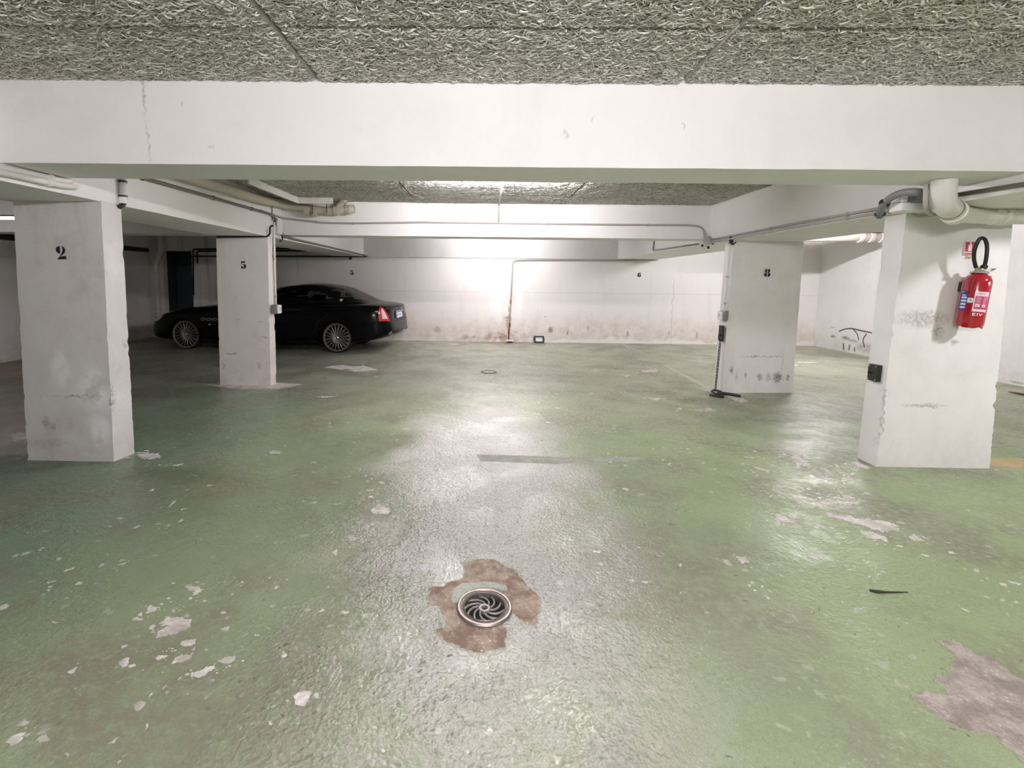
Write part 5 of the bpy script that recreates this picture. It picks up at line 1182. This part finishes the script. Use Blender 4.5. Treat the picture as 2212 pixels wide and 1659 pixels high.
keep(obj('cleat_ring', sweep([Vector((2.9845, 5.9991, 0.03))+V(.06*math.cos(t_), .06*math.sin(t_), .012*math.sin(t_)) for t_ in [2*PI*i/16 for i in range(17)]], .011, 8, cap=False), M_iron, None, True), bl)
# plate on the flank of the right column
lp = thing('latch_plate', 'black metal plate screwed to the left flank of the right column', 'plate', (3.06, 3.71, (3.05, 3.7001, 0.7218)[2]))
z0, z1 = (3.05, 3.6928, 0.6575)[2], (3.05, 3.7074, 0.7861)[2]
keep(obj('plate', box((3.045, 3.675, z0), (3.085, 3.765, z1), .003), M_iron), lp)
for y in (3.688, 3.752):
    for z in (z0+.012, z1-.012):
        keep(obj('screw', lathe([(.006, 0), (.006, .003), (0, .004)], 8, Matrix.Translation((3.046, y, z)) @ Matrix.Rotation(-PI/2, 4, 'Y')), M_chrome), lp)
keep(obj('peg', sweep([(3.05, 3.73, (z0+z1)/2), (3.02, 3.73, (z0+z1)/2)], .006, 8), M_iron), lp)

M_rub = plain('black_rub_mark', (.10, .09, .085), .8, var=.4, vscale=40)
for pts in ([(7.66, 10.3261, 0.4121), (7.66, 10.1746, 0.4774), (7.66, 9.9746, 0.5167), (7.66, 9.7265, 0.4844), (7.66, 9.4478, 0.4768)], [(7.66, 9.9354, 0.5013), (7.66, 9.8152, 0.4181), (7.66, 9.7654, 0.3001)], [(7.66, 9.5809, 0.4438), (7.66, 9.6711, 0.3116), (7.66, 9.5963, 0.1711)], [(7.66, 10.1667, 0.1815), (7.66, 10.1498, 0.035)], [(7.66, 9.9982, 0.174), (7.66, 9.9964, 0.0473)], [(7.66, 9.8562, 0.1351), (7.66, 9.8454, 0.0404)]):
    bm = sweep([(XR-.0005, p[1], p[2]) for p in pts], .014, 6, .3)
    for v in bm.verts: v.co.x = XR-(.0015 if v.co.x < XR-.001 else -.002)
    obj('rub_mark', bm, M_rub, wall_right)
# ------------------------------------------------------------------ odds and ends
fl = thing('flood_light', 'small black framed white panel on the floor against the back wall', 'panel', (1.29, 10.92, 0))
z1 = .155
obj('panel_frame', plate([[(-.115, 0), (.115, 0), (.115, z1), (-.115, z1)], [(-.082, .030), (-.082, z1-.03), (.082, z1-.03), (.082, .030)]], .05, origin=(0, .03, .0), ux=(1, 0, 0), uy=(0, .15, 1)), M_black, fl)
obj('panel_face', plate([[(-.082, .03), (.082, .03), (.082, z1-.03), (-.082, z1-.03)]], .02, origin=(0, .02, .0), ux=(1, 0, 0), uy=(0, .15, 1)), plain('white_panel_face', (.86, .86, .86), .3), fl)
obj('panel_handle', sweep([(-.118, .0, .05), (-.118, .06, .12), (-.118, .06, .05)], .008, 8), M_black, fl)
obj('panel_handle', sweep([(.118, .0, .05), (.118, .06, .12), (.118, .06, .05)], .008, 8), M_black, fl)
stk = thing('stick', 'brown stick lying on the floor beyond the extinguisher column', 'stick', (7.0358, 6.3585, 0.012))
keep(obj('stick_body', sweep([(7.0292, 6.3581, 0.012), (7.0315, 6.244, 0.014), (7.053, 6.0523, 0.012)], .014, 8, radii=[.006, .014, .016]), plain('brown_wood', (.12, .06, .03), .7), None, True), stk)
sl = thing('wood_sliver', 'dark sliver lying on the green floor at the right', 'sliver', (1.7921, 2.0867, 0.004))
keep(obj('sliver_body', sweep([(1.7918, 2.0915, 0.003), (1.8177, 2.0795, 0.005), (1.8527, 2.0788, 0.004), (1.9631, 2.0851, 0.002)], .006, 6, radii=[.004, .008, .005, .0015]), plain('dark_sliver', (.045, .04, .025), .7), None, True), sl)
# doorway at the far left: niche, dark slatted door, white drain pipe beside it
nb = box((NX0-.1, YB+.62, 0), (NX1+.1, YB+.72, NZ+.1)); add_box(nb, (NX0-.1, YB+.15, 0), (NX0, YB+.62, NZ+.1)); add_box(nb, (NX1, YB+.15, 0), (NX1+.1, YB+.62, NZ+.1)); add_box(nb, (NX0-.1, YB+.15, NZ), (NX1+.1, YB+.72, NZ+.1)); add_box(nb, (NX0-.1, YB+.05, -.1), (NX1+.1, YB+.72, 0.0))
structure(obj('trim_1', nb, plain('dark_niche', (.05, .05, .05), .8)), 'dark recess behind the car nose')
dr = structure(bpy.data.objects.new('door_1', None), 'dark slate door in the recess behind the car nose'); C.objects.link(dr); dr.location = (NX0, YB+.45, 0)
M_door = plain('slate_door', (.045, .055, .065), .5)
obj('door_leaf', box((.02, 0, .0), (NX1-NX0-.02, .05, NZ-.02), .004), M_door, dr)
for k in range(5): obj('door_rail', box((.05, -.03, .35+.33*k), (NX1-NX0-.05, .01, .39+.33*k), .006), M_door, dr)
conduit('drain_pipe', [(XL+.20, YB-.10, 0.0), (XL+.20, YB-.10, 1.75), (XL+.33, YB-.10, 1.95), (XL+.33, YB-.1, 2.5)], .06, M_wpipe, 'white drain pipe in the dark far left corner', 'pipe', rad=.1, n=14, clips=[((XL+.2, YB-.1, .6), (0, 0, 1)), ((XL+.2, YB-.1, 1.5), (0, 0, 1))])
conduit('wall_pipe', [(XL+.06, 6.0, 2.02), (XL+.06, 10.9, 2.02)], .05, M_black, 'dark pipe along the top of the left wall', 'pipe', n=12)
# ------------------------------------------------------------------ lamps
M_fix = plain('white_enamel', (0.82, 0.82, 0.80), 0.35)
M_end = plain('grey_lamp_cap', (0.5, 0.5, 0.5), 0.4)
def batten(label, loc, length, strength, rz=0.0, group=None, drop=0.0):
    t = thing('fluorescent_lamp', label, 'lamp', loc, rz, group)
    h = length/2
    obj('lamp_body', box((-h, -0.022, 0.022), (h, 0.022, 0.046), 0.005), M_fix, t)
    for s in (-1, 1):
        if drop: obj('lamp_rod', sweep([(s*h*0.7, 0, 0.04), (s*h*0.7, 0, drop)], 0.006, 8), M_end, t)
    obj('lamp_tube', sweep([(-h+0.03, 0, 0), (h-0.03, 0, 0)], 0.014, 8), emit('lit_tube', strength), t, smooth=True)
    for s in (-1, 1):
        obj('lamp_holder', box((s*(h-0.03)-0.014, -0.02, -0.018), (s*(h-0.03)+0.014, 0.02, 0.03), 0.003), M_end, t)
    return t
batten('fluorescent lamp hidden above the front cross beam', (0.18, 4.9, 2.412), 1.55, L_MID)
batten('fluorescent lamp between the far beam and the back wall', (0.3, 9.7, 2.46), 1.55, L_BACK, drop=0.11)
batten('fluorescent lamp over the nearest bay behind the viewer', (0.3, -0.7, 2.12), 1.55, L_FRONT, drop=0.45)
batten('long thin fluorescent lamp glowing beyond the column numbered 2', ((-5.7605, 6.1, 2.1287)[0]-0.55, 6.1, (-6.0896, 6.1, 2.1256)[2]), 2.2, L_LEFT, drop=0.40)
t = thing('bulkhead_lamp', 'round bulkhead lamp over the right hand bay', 'lamp', (4.65, 1.75, 2.44))
obj('lamp_base', lathe([(0, 0.06), (0.15, 0.06), (0.15, 0.0), (0.12, -0.01), (0, -0.01)], 24), M_fix, t, smooth=40)
obj('lamp_glass', lathe([(0.115, -0.01), (0.11, -0.04), (0.08, -0.065), (0.04, -0.075), (0, -0.078)], 24), emit('lit_glass', L_RIGHT), t, smooth=True)
batten('fluorescent lamp over the bright bay behind column 8', (5.7, 8.3, 2.46), 1.55, L_RBACK, drop=0.11)
